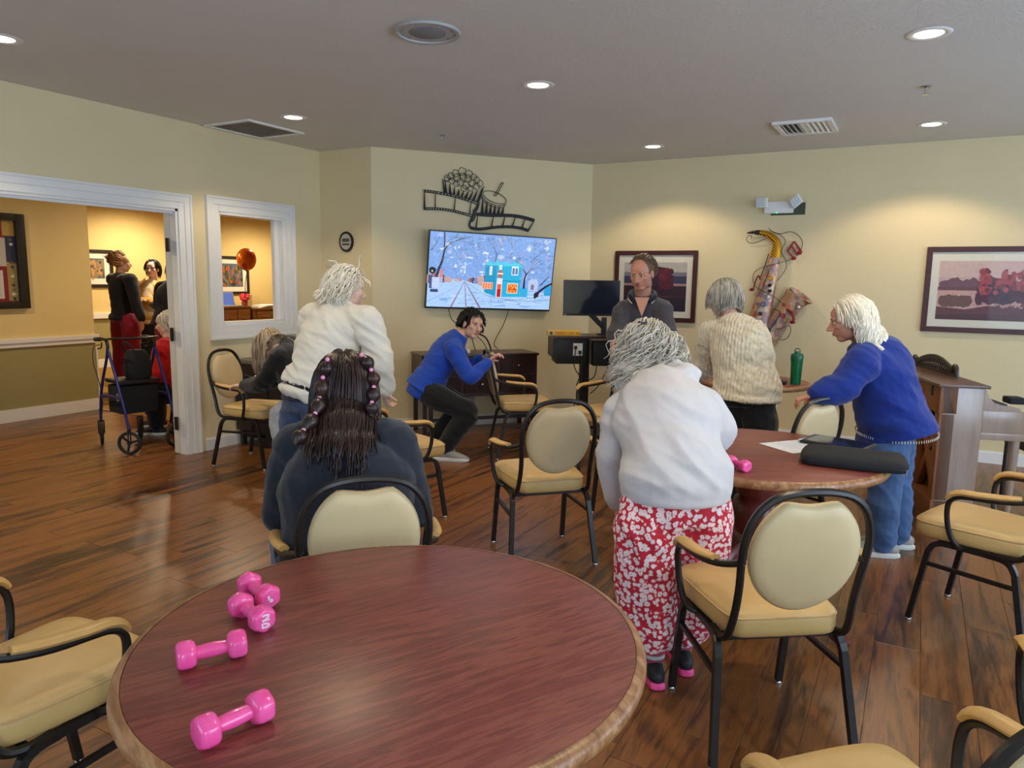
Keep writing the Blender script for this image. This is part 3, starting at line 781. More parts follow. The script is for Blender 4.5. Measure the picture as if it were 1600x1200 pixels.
for k in range(26): PR(*(lambda u, v: (u, v, u + rt.uniform(.004, .012), v + rt.uniform(.008, .02)))(rt.uniform(.636, .698), rt.uniform(.66, .755)), rt.choice([(255, 190, 80), (210, 60, 20), (255, 226, 140), (160, 40, 20)]), k > 0)
PR(.425, .64, .51, .735, (238, 196, 190))
for k in range(4): PR(.43 + k*.021, .65, .444 + k*.021, .73, (250, 128, 60), k > 0)
PR(.54, .58, .585, .85, (236, 226, 236)); PR(.547, .67, .578, .84, (190, 26, 30)); PR(.548, .66, .577, .73, (240, 96, 60)); x, y = UV(.562, .52); p.blob(x, y, .026, .038, (214, 92, 58), 14, .05, rt); PR(.54, .505, .585, .525, (250, 236, 226))
PP([(.735, .70), (.80, .70), (.80, .83), (.735, .83)], (58, 176, 224)); PR(.94, .66, 1, .8, (50, 160, 220)); PP([(.80, .60), (.835, .56), (.885, .61), (.88, .74), (.80, .74)], (186, 200, 236)); PR(.825, .65, .85, .72, (120, 120, 150))
# dark trunks and boughs
def tree(pts, w, w2, c=(40, 38, 52)): PL_(pts, w, c, w2)
tree([(.06, .62), (.075, .50), (.10, .38), (.112, .24), (.105, 0)], .03, .011); tree([(.108, .24), (.15, .14), (.22, .09), (.30, .04)], .012, .003)
tree([(.01, .25), (.04, .18), (.07, .06)], .008, .003); tree([(.185, .07), (.21, 0)], .007, .003)
tree([(.765, .71), (.765, .58), (.775, .50), (.745, .44)], .022, .008); tree([(.775, .52), (.81, .44), (.87, .42)], .007, .002); tree([(.515, .36), (.52, .25), (.50, .18), (.46, .13)], .007, .002); tree([(.52, .27), (.55, .2)], .004, .002)
tree([(.64, .31), (.63, .25), (.66, .2)], .005, .002); tree([(.80, .34), (.85, .25), (.91, .18), (.93, .08)], .006, .002)
tree([(.86, .84), (.90, .74), (.95, .67), (1, .62)], .028, .018); x, y = UV(.875, .79); p.blob(x, y, .03, .03, (52, 38, 56), 14, .2, rt); tree([(.9, .66), (.93, .6), (.97, .52)], .012, .006)
x, y = UV(.03, .51); p.blob(x, y, .036, .033, (26, 24, 32), 16, .1, rt); x, y = UV(.028, .52); p.blob(x, y, .008, .008, (255, 255, 245), 10, .05, rt)
PR(.01, .58, .035, .75, (70, 90, 140)); PR(.03, .60, .085, .74, (196, 210, 244)); PR(.09, .5, .11, .6, (226, 130, 120)); PR(.02, .76, .08, .80, (60, 70, 110))
def bough(u, v, a, l_, w, dep):
    du, dv = l_*math.cos(a), -l_*math.sin(a)*1.75
    u2, v2 = u + du, v + dv
    if not (.01 < u2 < .99 and .01 < v2 < .7): return
    PL_([(u, v), (u2, v2)], w, (44, 44, 66), w*.75, True)
    if dep > 1: PL_([(u, v - .006), (u2, v2 - .006)], w*.45, (214, 228, 250), w*.3, True)
    if dep > 0:
        for k in range(2 if dep < 3 else 3): bough(u2, v2, a + rt.uniform(-.75, .75), l_*rt.uniform(.62, .88), w*.62, dep - 1)
p.z += .0002
for u, v, a, l_, w in ((.11, .22, 1.2, .07, .009), (.13, .18, .6, .08, .008), (.03, .24, 1.9, .05, .007), (.52, .24, 1.9, .05, .006), (.53, .22, 1.1, .05, .005), (.64, .24, 1.5, .05, .005), (.775, .50, .9, .06, .008), (.765, .48, 1.9, .05, .007), (.90, .30, 1.2, .06, .006), (.94, .52, 1.4, .07, .008), (.84, .30, 1.9, .05, .005), (.36, .40, 1.5, .06, .004), (.24, .44, 1.6, .05, .004)): bough(u, v, a, l_, w, 4)
p.z += .0002
for k in range(800):
    x, y = UV(rt.uniform(.01, .99), rt.uniform(.02, .62)); s = rt.uniform(.0012, .0032)
    p.rect(x, y, x + s, y + s, (236, 244, 255), k % 100 != 0)
scr = p.build('screen', 'screen_print', t, Matrix.Translation((0, 0, .0008)))
# cables under the television
def cable(pts, r=.004, parent=None, label=None, name='cable', mat='black_plastic'):
    bm = B(); sweep(bm, catmull(pts, 6), r, 6)
    o = obj(name, bm, mat, parent)
    if label: tag(o, label, 'cable', 'cables under the television')
    return o
cable([tvp(.75, 1.22, .06), tvp(.80, 1.10, .03), tvp(.95, 1.0, .02), tvp(1.1, .9, .05), tvp(1.14, .80, .15)], .004, None, 'black cable curving down from the left of the television')
cable([tvp(.93, 1.22, .06), tvp(.95, 1.1, .02), tvp(.99, .98, .02), tvp(1.02, .80, .12)], .005, None, 'straight black cable hanging behind the crouching man')
cable([tvp(1.40, 1.2, .06), tvp(1.36, 1.05, .02), tvp(1.26, .86, .02), tvp(1.28, .80, .08)], .004, None, 'thin black cable slanting down to the credenza')
# metal cut-out art: film strip, popcorn, drink
t = thing('wall_art', 'black metal cut-out of popcorn, a drink and a film strip above the television', 'wall art')
t.matrix_world = frame3(tvp(0, 0, .02), TE, V(0, 0, 1))
def wire(pts, w=.006, th=.006, closed=False, sub=4, parent=None, name='strip'):
    bm = B(); q = catmull([(x, y, 0) for x, y in pts], sub, closed) if sub > 1 else [Vector((x, y, 0)) for x, y in pts]
    sweep(bm, q, (th/2, w/2), 4, side=V(0, 0, 1), closed=closed, square=True)
    return bm
def artpx(x, y):     # photo pixel offsets of the cut-out measured on the wall plane
    return (.503 + (x - 113)/8*.00683 + 0.0, 2.365 - (y - 345)/8*.00655 + (x - 113)/8*.00012)
def W(name, lists, w, closed=False, sub=3):
    bm = B()
    for l in lists:
        q = [artpx(x, y) for x, y in l]
        q = catmull([(a, b_, 0) for a, b_ in q], sub, closed) if sub > 1 else [Vector((a, b_, 0)) for a, b_ in q]
        sweep(bm, q, (.003, w/2), 4, side=V(0, 0, 1), closed=closed, square=True)
    return obj(name, bm, 'art_black', t, False)
simple('art_black', (28, 26, 28), .5, metal=.4)
top1 = [(118, 350), (250, 362), (400, 382), (560, 416), (700, 452), (770, 476)]; bot1 = [(125, 560), (250, 556), (380, 562), (500, 580), (620, 606), (700, 626)]
W('film_edge', [top1], .027); W('film_edge', [bot1], .027)
W('film_bar', [[(128, 345), (130, 570)]], .018, False, 1); W('film_bar', [[(258, 365), (255, 555)]], .010, False, 1); W('film_bar', [[(498, 405), (484, 575)]], .010, False, 1); W('film_bar', [[(690, 455), (672, 615)]], .010, False, 1)
W('film_fold', [[(770, 476), (762, 520), (730, 560), (716, 620), (690, 680), (672, 740), (700, 785)]], .018); W('film_fold', [[(790, 470), (770, 540), (745, 590), (735, 650), (700, 700)]], .012)
top2 = [(760, 606), (880, 612), (1000, 612), (1120, 608), (1250, 612), (1380, 632), (1500, 662)]; bot2 = [(690, 770), (760, 785), (860, 778), (960, 762), (1080, 750), (1200, 748), (1330, 762), (1425, 790)]
W('film_edge', [top2], .034); W('film_edge', [bot2], .030)
for a, b_ in (((775, 620), (752, 775)), ((975, 615), (945, 760)), ((1122, 612), (1085, 750)), ((1255, 618), (1212, 748)), ((1380, 638), (1338, 762)), ((1500, 660), (1420, 795))): W('film_bar', [[a, b_]], .013, False, 1)
simple('wall_tone', (200, 192, 160), .7)
bm = B()     # perforations show the wall colour through the film edges
for path, n in ((top1, 22), (bot1, 20)):
    q = catmull([artpx(x, y) + (0,) for x, y in path], 8)
    for k in range(n):
        i = int((k + .5)/n*(len(q)-1)); c = q[i]; d = (q[min(i+1, len(q)-1)] - q[max(i-1, 0)]).normalized()
        obox(bm, (c.x, c.y, .0033), (d.x, d.y, 0), (-d.y, d.x, 0), (0, 0, 1), .0055, .0042, .0004)
obj('perforation', bm, 'wall_tone', t, False)
# popcorn bucket: rim, slats, kernels
W('bucket_side', [[(345, 200), (365, 360)], [(850, 265), (775, 470)]], .016, False, 1)
for k in range(9):
    u = k/8; x0, y0 = 372 + u*455, 218 + 95*math.sin(u*PI*.9) + 45*u; x1, y1 = 388 + u*375, 368 + 20*u + u*u*80
    bm = B(); a, b_ = artpx(x0, y0), artpx(x1, y1); w = .0115 if k % 2 == 0 else .014
    sweep(bm, [(a[0], a[1], 0), (b_[0], b_[1], 0)], (.003, w*.82), 4, side=V(0, 0, 1), square=True); obj('bucket_slat', bm, 'art_black', t, False)
kern = [(400, 190, 36), (445, 165, 40), (500, 130, 42), (580, 105, 46), (660, 130, 44), (720, 165, 38), (760, 195, 36), (800, 235, 36), (455, 220, 34), (520, 180, 44), (590, 170, 44), (650, 185, 42), (560, 230, 42), (630, 265, 44), (700, 235, 40), (755, 270, 36), (680, 298, 34), (510, 250, 34), (600, 300, 34), (390, 205, 26)]
for i, (x, y, r_) in enumerate(kern):
    c = artpx(x, y); rr_ = r_/8*.0068
    pts = []
    for k in range(20):
        a = 2*PI*k/20; q = rr_*(1 + .13*math.cos(5*a + i))
        pts.append(Vector((c[0] + q*math.cos(a), c[1] + q*math.sin(a), 0)))
    bm = B(); sweep(bm, pts, (.003, .0022), 4, side=V(0, 0, 1), closed=True, square=True); obj('popcorn', bm, 'art_black', t, False)
# drink cup
def elli(cx, cy, rx, ry, tilt, n=28): return [(cx + rx*math.cos(2*PI*k/n)*math.cos(tilt) - ry*math.sin(2*PI*k/n)*math.sin(tilt), cy + rx*math.cos(2*PI*k/n)*math.sin(tilt) + ry*math.sin(2*PI*k/n)*math.cos(tilt)) for k in range(n)]
W('lid_rim', [elli(985, 395, 155, 62, .32)], .006, True, 1); W('lid_rim', [elli(975, 415, 160, 66, .32)[0:15]], .006, False, 1)
W('lid_rim', [elli(970, 440, 158, 66, .32)[0:15]], .006, False, 1)
for k in range(6):
    u = k/5; a, b_ = artpx(835 + u*265, 425 + u*80 + 20*math.sin(u*PI)), artpx(828 + u*250, 598 + 6*u)
    bm = B(); sweep(bm, [(a[0], a[1], 0), (b_[0], b_[1], 0)], (.003, .0125), 4, side=V(0, 0, 1), square=True); obj('cup_slat', bm, 'art_black', t, False)
W('straw', [[(975, 378), (1075, 208)], [(995, 386), (1095, 216)], [(1070, 212), (1095, 216)]], .006, False, 1)
# round wall thermometer on the short wall
t = thing('wall_clock', 'small round black-rimmed dial hanging on the short wall beside the television', 'clock')
t.matrix_world = frame3((-4.993, 5.60, 1.858), (1, 0, 0), (0, 0, 1)) @ Matrix.Translation((0, 0, 0))
bm = B(); R = []
for r_, z in ((.092, 0), (.097, .012), (.094, .026), (.082, .030), (.074, .022)): R.append([bm.verts.new((r_*.9*math.cos(2*PI*k/40), r_*1.03*math.sin(2*PI*k/40), z)) for k in range(40)])
skin_rings(bm, R, True, False); obj('rim', bm, 'black_plastic', t)
p = Pic(); p.poly([(.068*math.cos(2*PI*k/32), .077*math.sin(2*PI*k/32)) for k in range(32)], (196, 192, 180)); p.rect(-.048, -.002, .048, .032, (92, 88, 72)); 
for k in range(7): p.rect(-.042 + k*.012, .003, -.037 + k*.012, .028, (52, 48, 40) if k % 3 else (130, 122, 100), k > 0)
p.rect(-.046, -.034, .046, -.016, (84, 78, 62))
p.build('dial', 'print', t, Matrix.Translation((0, 0, .023)))
# ------------------------------------------------------------------ paintings on the back wall
def painting(x0, x1, z0, z1, label, draw, fw=.045):
    t = thing('framed_painting', label, 'painting')
    w, h = x1 - x0, z1 - z0
    t.matrix_world = frame3((x0, BY - .002, z0), (1, 0, 0), (0, 0, 1))
    def bar(poly, name='frame_bar'):
        bm = B(); prism(bm, poly, 0, .026); bmesh.ops.bevel(bm, geom=list(bm.edges), offset=.004, segments=2, affect='EDGES'); return obj(name, bm, 'frame_wood', t, False)
    bar([(0, 0), (w, 0), (w-fw, fw), (fw, fw)]); bar([(w, 0), (w, h), (w-fw, h-fw), (w-fw, fw)]); bar([(w, h), (0, h), (fw, h-fw), (w-fw, h-fw)]); bar([(0, h), (0, 0), (fw, fw), (fw, h-fw)])
    bm = B(); box(bm, fw*.8, w-fw*.8, fw*.8, h-fw*.8, .001, .008); obj('mat', bm, 'mat_board', t, False)
    mw = .105
    p = Pic(); draw(p, w-2*mw, h-2*mw-.02)
    p.build('print', 'print_gloss', t, Matrix.Translation((mw, mw + .005, .0082)))
    bm = B(); box(bm, fw*.8, w-fw*.8, fw*.8, h-fw*.8, .0185, .0192); obj('glazing', bm, 'picture_glazing', t, False)
def lake(p, W_, H_):
    r_ = random.Random(3)
    p.rect(0, 0, W_, H_, (215, 181, 181)); p.rect(0, H_*.72, W_, H_, (225, 191, 184))
    for k in range(12): p.blob(W_*(.055 + k*.05), H_*.60, W_*.045, H_*(.07 + .03*(k % 3)), (127, 89, 103), 14, .15, r_, k > 0)
    p.rect(0, H_*.50, W_*.5, H_*.56, (116, 82, 87)); p.rect(0, H_*.1, W_, H_*.50, (215, 171, 165))
    for k in range(9): p.blob(W_*(.06 + k*.025), H_*.32, W_*.045, H_*.10, (122, 88, 86), 14, .2, r_, k > 0)
    p.poly([(0, 0), (W_, 0), (W_, H_*.2), (W_*.7, H_*.22), (W_*.45, H_*.25), (W_*.25, H_*.18), (0, H_*.22)], (113, 72, 82))
    p.poly([(0, 0), (W_, 0), (W_, H_*.08), (W_*.4, H_*.11), (0, H_*.08)], (95, 63, 71))
    for k in range(70): p.blob(W_*r_.uniform(.38, .95), H_*r_.uniform(.34, .62), W_*.05, H_*.09, r_.choice([(81, 52, 72), (95, 56, 76), (73, 49, 74)]), 12, .25, r_, k % 10 != 0)
    for k in range(150): p.blob(W_*min(.96, r_.choice([r_.uniform(.37, .45), r_.uniform(.50, .76), r_.uniform(.8, .96)])), H_*r_.uniform(.46, .84), W_*.022, H_*.045, r_.choice([(179, 82, 90), (155, 72, 84), (193, 97, 99), (134, 63, 82)]), 12, .25, r_, k % 10 != 0)
    for k in range(30): p.blob(W_*r_.uniform(.40, 1.0), H_*r_.uniform(.22, .30), W_*.015, H_*.02, r_.choice([(205, 147, 144), (126, 78, 87), (94, 62, 76)]), 8, .3, r_, k > 0)
def redtree(p, W_, H_):
    r_ = random.Random(8)
    p.rect(0, 0, W_, H_, (198, 192, 183)); p.rect(0, H_*.58, W_, H_*.80, (134, 129, 147)); p.rect(0, H_*.50, W_, H_*.72, (66, 66, 98)); p.rect(0, 0, W_, H_*.52, (58, 35, 51)); p.rect(0, H_*.52, W_, H_*.57, (185, 146, 143)); p.rect(0, 0, W_, H_*.26, (42, 31, 53)); p.rect(0, H_*.28, W_, H_*.31, (92, 42, 62))
    for k in range(40): p.blob(W_*r_.uniform(.52, .72), H_*r_.uniform(.5, .85), W_*.07, H_*.08, r_.choice([(75, 30, 53), (63, 30, 51)]), 12, .2, r_, k % 10 != 0)
    for k in range(30): p.blob(W_*r_.uniform(.60, .76), H_*r_.uniform(.5, .84), W_*.05, H_*.06, r_.choice([(110, 30, 57), (125, 39, 63), (92, 30, 53)]), 12, .2, r_, k % 10 != 0)
painting(-2.885, -2.005, 1.105, 1.832, 'framed print of a dark red tree half hidden by the man in the polo shirt', redtree)
painting(.0, 1.06, 1.117, 1.848, 'framed print of red trees by a lake at the right edge', lake)
# ------------------------------------------------------------------ saxophone wall sculpture
m, nt, b = nmat('sax_paint')
v = coords(nt); vor = nt.nodes.new('ShaderNodeTexVoronoi'); vor.inputs['Scale'].default_value = 24; nt.links.new(v, vor.inputs['Vector'])
sp_ = nt.nodes.new('ShaderNodeSeparateColor'); nt.links.new(vor.outputs['Color'], sp_.inputs[0])
nt.links.new(ramp(nt, sp_.outputs[0], [(0, lin((176, 138, 112))), (.25, lin((140, 112, 118))), (.42, lin((196, 158, 108))), (.56, lin((160, 62, 56))), (.64, lin((208, 186, 148))), (.78, lin((120, 104, 128))), (.92, lin((196, 160, 126)))]), b.inputs['Base Color'])
b.inputs['Roughness'].default_value = .35; b.inputs['Metallic'].default_value = .3
wv = nt.nodes.new('ShaderNodeTexNoise'); wv.inputs['Scale'].default_value = 30
m, nt, b = nmat('sax_gold')
wv = nt.nodes.new('ShaderNodeTexWave'); wv.bands_direction = 'DIAGONAL'; wv.inputs['Scale'].default_value = 24; nt.links.new(coords(nt), wv.inputs['Vector'])
nt.links.new(ramp(nt, wv.outputs['Fac'], [(.2, lin((120, 76, 12))), (.6, lin((228, 168, 40)))]), b.inputs['Base Color']); b.inputs['Roughness'].default_value = .3; b.inputs['Metallic'].default_value = .7
simple('sax_red', (136, 22, 26), .35, metal=.2); simple('sax_wire', (46, 34, 28), .45, metal=.5)
SK = 5.457
def sx(x, y, d=.05):        # crop pixel of the sculpture -> wall-local metres
    px, py = 1160 + x/SK, 340 + y/SK
    return V(-1.519 + (px - 1171)*.00612 - (py - 365)*.0003, BY - d, 1.99 - (py - 365)*.00615)
t = thing('saxophone_sculpture', 'painted metal saxophone sculpture with red notes hanging on the wall', 'wall sculpture')
def tube(name, pts, rad, mat, n=12, parent=t, sub=4, cap=False):
    q = catmull(pts, sub); rr = catmull([(a, 0, 0) for a in rad], sub)
    bm = B(); sweep(bm, q, [(max(.001, c.x), max(.001, c.x*.6)) for c in rr], n, side=V(1, 0, 0), round_cap=cap); return obj(name, bm, mat, parent)
tube('mouthpiece', [sx(48, 135), sx(100, 130), sx(155, 132)], [.004, .016, .024], 'black_plastic')
tube('neck', [sx(155, 132), sx(220, 148), sx(275, 185), sx(305, 235), sx(305, 340)], [.024, .028, .034, .038, .050], 'sax_gold')
tube('body', [sx(300, 345), sx(285, 480), sx(262, 640), sx(240, 800), sx(230, 930), sx(262, 1020), sx(320, 1020), sx(370, 930), sx(420, 830), sx(470, 740), sx(520, 650)], [.050, .066, .080, .096, .104, .102, .098, .094, .096, .100, .112], 'sax_paint', 14)
bc, bn = sx(545, 655, .06), V(.60, -.42, .62).normalized()
bx_ = V(.80, 0, -.58).normalized(); by_ = bn.cross(bx_).normalized()
bm = B(); skin_rings(bm, [[bm.verts.new(bc + bn*o_ + (bx_*math.cos(2*PI*k/28)*.118 + by_*math.sin(2*PI*k/28)*.045)*s_) for k in range(28)] for s_, o_ in ((.80, -.07), (1.0, 0), (1.0, .004), (.9, .002), (.55, -.03))], True, True); obj('bell', bm, 'sax_paint', t)
bm = B(); sweep(bm, [bc + (bx_*math.cos(2*PI*k/28)*.119 + by_*math.sin(2*PI*k/28)*.046) for k in range(28)], .004, 6, closed=True); obj('bell_rim', bm, 'sax_wire', t)
for x, y, r_, mt in ((298, 515, .019, 'sax_gold'), (292, 575, .017, 'sax_wire'), (298, 622, .017, 'black_plastic'), (296, 672, .014, 'mat_board'), (258, 735, .022, 'dark_screen'), (243, 815, .019, 'black_plastic'), (226, 890, .018, 'mat_board'), (322, 955, .026, 'black_plastic'), (545, 750, .012, 'mat_board')):
    c = sx(x, y, .115); bm = B(); M = frame3(c, (1, 0, 0), (0, 0, 1)); R = [[bm.verts.new(M @ V(q*math.cos(2*PI*k/16), q*math.sin(2*PI*k/16), z)) for k in range(16)] for q, z in ((r_, -.03), (r_, 0), (r_*.7, .006))]
    skin_rings(bm, R); obj('key_button', bm, mt, t)
def wire3(pts, r=.0028, name='wire_scroll', mat='sax_wire'):
    bm = B(); sweep(bm, catmull(pts, 5), r, 6); obj(name, bm, mat, t)
wire3([sx(205, 185, .04), sx(130, 215, .03), sx(70, 215, .03), sx(46, 180, .03), (sx(65, 155, .03)), sx(90, 165, .03), sx(80, 182, .03)])
wire3([sx(220, 95, .04), sx(260, 130, .04), sx(330, 160, .04), sx(368, 210, .03), sx(345, 290, .03), sx(390, 370, .03), sx(395, 440, .03), sx(340, 540, .05)])
wire3([sx(235, 118, .04), sx(320, 145, .03), sx(400, 128, .02), sx(470, 165, .02), sx(505, 230, .02), sx(490, 300, .02)])
wire3([sx(440, 355, .03), sx(330, 395, .1), sx(220, 420, .06), sx(150, 460, .03), sx(132, 510, .02), sx(160, 580, .03), sx(230, 620, .1), sx(330, 665, .1), sx(420, 730, .1), sx(500, 790, .1)])
wire3([sx(330, 940, .1), sx(420, 935, .1), sx(480, 905, .06), sx(495, 960, .03), sx(470, 1020, .02), sx(415, 1035, .02), (sx(395, 1005, .02)), sx(420, 985, .02)])
wire3([sx(345, 935, .11), sx(380, 870, .12), sx(405, 800, .12), sx(350, 770, .12)], .004); wire3([sx(250, 310, .06), sx(225, 420, .05), sx(200, 520, .05)], .004); wire3([sx(275, 450, .1), sx(240, 600, .12), sx(200, 660, .08), sx(155, 870, .06)], .003)
def note(x, y, double, tilt=0.0):
    bm = B()
    def bx2(a, b_, w): sweep(bm, [a, b_], (.007, w), 4, side=V(0, 1, 0), square=True)
    if double:
        bx2(sx(440, 210, .03), sx(505, 300, .03), .011); bx2(sx(395, 290, .03), sx(455, 350, .03), .006); bx2(sx(437, 208, .03), sx(395, 290, .03), .009); bx2(sx(425, 250, .03), sx(478, 325, .03), .008)
        ell(bm, sx(492, 303, .03), (.022, .008, .017)); ell(bm, sx(450, 348, .03), (.022, .008, .017))
    else:
        sweep(bm, catmull([sx(x, y, .03), sx(x + 12, y - 70, .03), sx(x + 30, y - 110, .03), sx(x + 50, y - 75, .03)], 4), .007, 6); ell(bm, sx(x - 12, y + 8, .03), (.023, .009, .016))
    obj('music_note', bm, 'sax_red', t)
note(0, 0, True); note(150, 605, False)
bm = B(); sweep(bm, catmull([sx(455, 770, .13), sx(500, 800, .13), sx(525, 860, .13)], 4), [.012]*9, 8); ell(bm, sx(512, 875, .12), (.026, .01, .018)); obj('music_note', bm, 'sax_red', t)
bm = B(); prism(bm, [(0, 0), (.10, .05), (.02, .12), (0, .09)], 0, .01, frame3(sx(165, 990, .1), (1, 0, 0), (0, 0, 1))); obj('red_plate', bm, 'sax_red', t, False)
bm = B(); box(bm, -1.30, -1.25, BY - .05, BY, 1.70, 1.73); obj('hanger', bm, 'sax_wire', t, False)
# ------------------------------------------------------------------ emergency light, outlet, vents, speaker, sprinklers
t = thing('emergency_light', 'white two-headed emergency light on its dark green back plate', 'emergency light')
bm = B(); box(bm, -1.33, -1.025, BY - .004, BY, 2.155, 2.265); obj('back_plate', bm, simple('dark_green', (62, 76, 60), .7), t, False)
bm = B(); box(bm, -1.385, -1.125, BY - .055, BY - .004, 2.17, 2.28, bev=.008); obj('housing', bm, 'white_trim', t)
for c, ax, ay in ((V(-1.40, BY - .10, 2.265), V(.9, -.2, 0), V(0, 0, 1)), (V(-1.095, BY - .10, 2.27), V(.62, -.15, .5), V(-.5, -.1, .85))):
    M = frame3(c, ax, ay); ex, ey, ez = M.col[0].to_3d(), M.col[1].to_3d(), M.col[2].to_3d()
    if ez.y > 0: ez = -ez
    bm = B(); obox(bm, c, ex, ey, ez, .052, .045, .022, .01); hd = obj('lamp_head', bm, 'white_trim', t)
    bm = B(); sweep(bm, [c - ez*.02, V(c.x + (.05 if c.x < -1.2 else -.05), BY - .05, 2.235)], .012, 8); obj('swivel', bm, 'white_trim', t)
    for i in range(4):
        for j in range(3):
            bm = B(); q = c + ex*(-.036 + i*.024) + ey*(-.026 + j*.026) + ez*.023; obox(bm, q, ex, ey, ez, .008, .009, .003, .002); obj('led', bm, 'led_cell', hd) if 'led_cell' in MATS else (simple('led_cell', (205, 222, 236), .15), obj('led', bm, 'led_cell', hd))
bm = B(); ell(bm, (-1.27, BY - .06, 2.172), (.006, .006, .006)); obj('status_light', bm, emis('green_led', (20, 230, 90), 2.0), t)
t = thing('wall_outlet', 'white power outlet low on the wall beside the woman in the cream sweater', 'outlet')
bm = B(); box(bm, -1.23, -1.155, BY - .006, BY, .30, .415, bev=.003); obj('plate', bm, 'white_trim', t)
for z in (.335, .38):
    bm = B(); box(bm, -1.21, -1.175, BY - .008, BY - .005, z - .014, z + .014); sk = obj('socket', bm, 'mat_board', t, False)
    for dx in (-.007, .007): bm = B(); box(bm, -1.1925 + dx - .0015, -1.1925 + dx + .0015, BY - .0086, BY - .0078, z - .005, z + .006); obj('slot', bm, 'black_plastic', sk, False)
t = thing('ceiling_vent', 'white square ceiling diffuser with slanted louvres above the saxophone', 'air vent')
def vframe(x0, x1, y0, y1, w, z0, z1, mat, parent, name='frame'):
    bm = B()
    for q in ((x0, x0+w, y0, y1), (x1-w, x1, y0, y1), (x0+w, x1-w, y0, y0+w), (x0+w, x1-w, y1-w, y1)): box(bm, *q, z0, z1, bev=.002)
    return obj(name, bm, mat, parent)
vframe(-1.125, -.70, 6.07, 6.57, .04, CEIL - .022, CEIL - .0005, 'white_trim', t)
bm = B(); box(bm, -1.085, -.74, 6.11, 6.53, CEIL - .003, CEIL - .0005); obj('backing', bm, 'black_plastic', t, False)
for k in range(9):
    sg = -1 if k < 4 else 1
    if k == 4: continue
    x = -1.085 + .345*(k + .5)/9
    bm = B(); obox(bm, (x, 6.32, CEIL - .013), V(.8, 0, .6*sg), V(0, 1, 0), V(-.6*sg, 0, .8), .014, .21, .0012); obj('louvre', bm, 'white_trim', t, False)
bm = B(); box(bm, -.935, -.89, 6.11, 6.53, CEIL - .018, CEIL - .014); obj('louvre', bm, 'white_trim', t, False)
t = thing('return_grille', 'square grey return-air grille in the ceiling next to the left wall', 'air vent')
vframe(-5.30, -4.77, 4.225, 4.83, .035, CEIL - .014, CEIL - .0005, 'white_trim', t)
bm = B(); box(bm, -5.265, -4.805, 4.26, 4.795, CEIL - .006, CEIL - .0005); obj('screen', bm, simple('grille_grey', (112, 108, 106), .8, var=.3, vscale=14), t, False)
t = thing('ceiling_speaker', 'round grey ceiling speaker at the top centre of the photo', 'speaker', (-2.29, 3.186, CEIL))
bm = B(); lathe(bm, [(0, -.008), (.10, -.008), (.145, -.006), (.148, -.014), (.164, -.014), (.168, -.004), (.165, 0), (0, 0)], 48); obj('grille_ring', bm, simple('speaker_grey', (168, 166, 166), .5), t)
bm = B(); lathe(bm, [(0, -.0105), (.092, -.0095), (.096, -.0075), (0, -.0075)], 40); obj('grille', bm, simple('grille_dark', (128, 130, 136), .6, bmp=.5, bscale=500), t)
for k in range(7):
    a = k*2*PI/7 + .3; bm = B(); ell(bm, ((.125)*math.cos(a), .125*math.sin(a), -.009), (.005, .005, .003), None, 8, 5); obj('screw', bm, 'chrome', t)
for x, y, lb in ((-.09, 5.416, 'chrome sprinkler head in the ceiling at the upper right'), (-3.745, 5.416, 'small sprinkler head in the ceiling above the television')):
    t = thing('sprinkler', lb, 'sprinkler', (x, y, CEIL))
    bm = B(); lathe(bm, [(0, -.012), (.02, -.012), (.034, -.004), (.034, 0), (0, 0)], 20); obj('escutcheon', bm, 'chrome', t)
    bm = B(); lathe(bm, [(0, -.05), (.018, -.05), (.018, -.047), (.006, -.045), (.007, -.012), (0, -.012)], 14); obj('deflector', bm, 'chrome', t)
# ------------------------------------------------------------------ monitor stand in the corner
def local(name, label, cat, o, ang):
    return thing(name, label, cat, o, math.radians(ang))
t = local('monitor_stand', 'black height-adjustable stand with hanging equipment boxes in the corner', 'desk', (-2.86, 6.60, 0), 33)
bm = B(); box(bm, -.34, .34, -.22, .22, .965, .99, bev=.004); obj('desktop', bm, 'dark_wood', t)
bm = B(); box(bm, -.30, -.02, -.17, .20, .72, .96, bev=.004); obj('equipment_box', bm, 'black_plastic', t)
bm = B(); box(bm, .06, .27, -.15, .20, .70, .93, bev=.004); obj('equipment_box', bm, 'black_plastic', t)
bm = B(); box(bm, -.34, -.30, -.20, .20, .78, .965); obj('side_panel', bm, 'black_plastic', t, False)
bm = B(); box(bm, -.045, .045, -.03, .04, .04, .965, bev=.004); obj('column', bm, 'black_metal', t)
bm = B(); box(bm, -.28, .28, -.25, .25, .0, .04, bev=.01); obj('base', bm, 'black_metal', t)
bm = B(); box(bm, -.14, -.05, -.176, -.168, .80, .92); ps = obj('power_strip', bm, 'white_trim', t, False)
for dx, dz in ((-.118, .88), (-.075, .835)): bm = B(); box(bm, dx - .014, dx + .014, -.195, -.172, dz - .016, dz + .016, bev=.003); obj('plug', bm, 'black_plastic', ps)
for pts in ([(-.118, -.19, .87), (-.13, -.21, .7), (-.05, -.18, .55), (-.10, -.15, .35), (-.18, -.1, .1)], [(-.075, -.19, .82), (-.06, -.2, .65), (-.10, -.19, .5), (-.03, -.15, .4), (-.05, -.1, .2)], [(.1, -.15, .72), (.07, -.18, .6), (-.02, -.17, .55)], [(.22, -.15, .72), (.12, -.18, .52), (.05, -.1, .42)]):
    bm = B(); sweep(bm, catmull(pts, 5), .005, 6); obj('cable', bm, 'black_plastic', t)
t = local('computer_monitor', 'black flat computer monitor on an arm, screen off, right of the television', 'monitor', (-2.82, 6.64, .99), 31)
bm = B(); box(bm, -.275, .275, -.02, .02, .185, .53, bev=.006); mon = obj('case', bm, 'black_plastic', t)
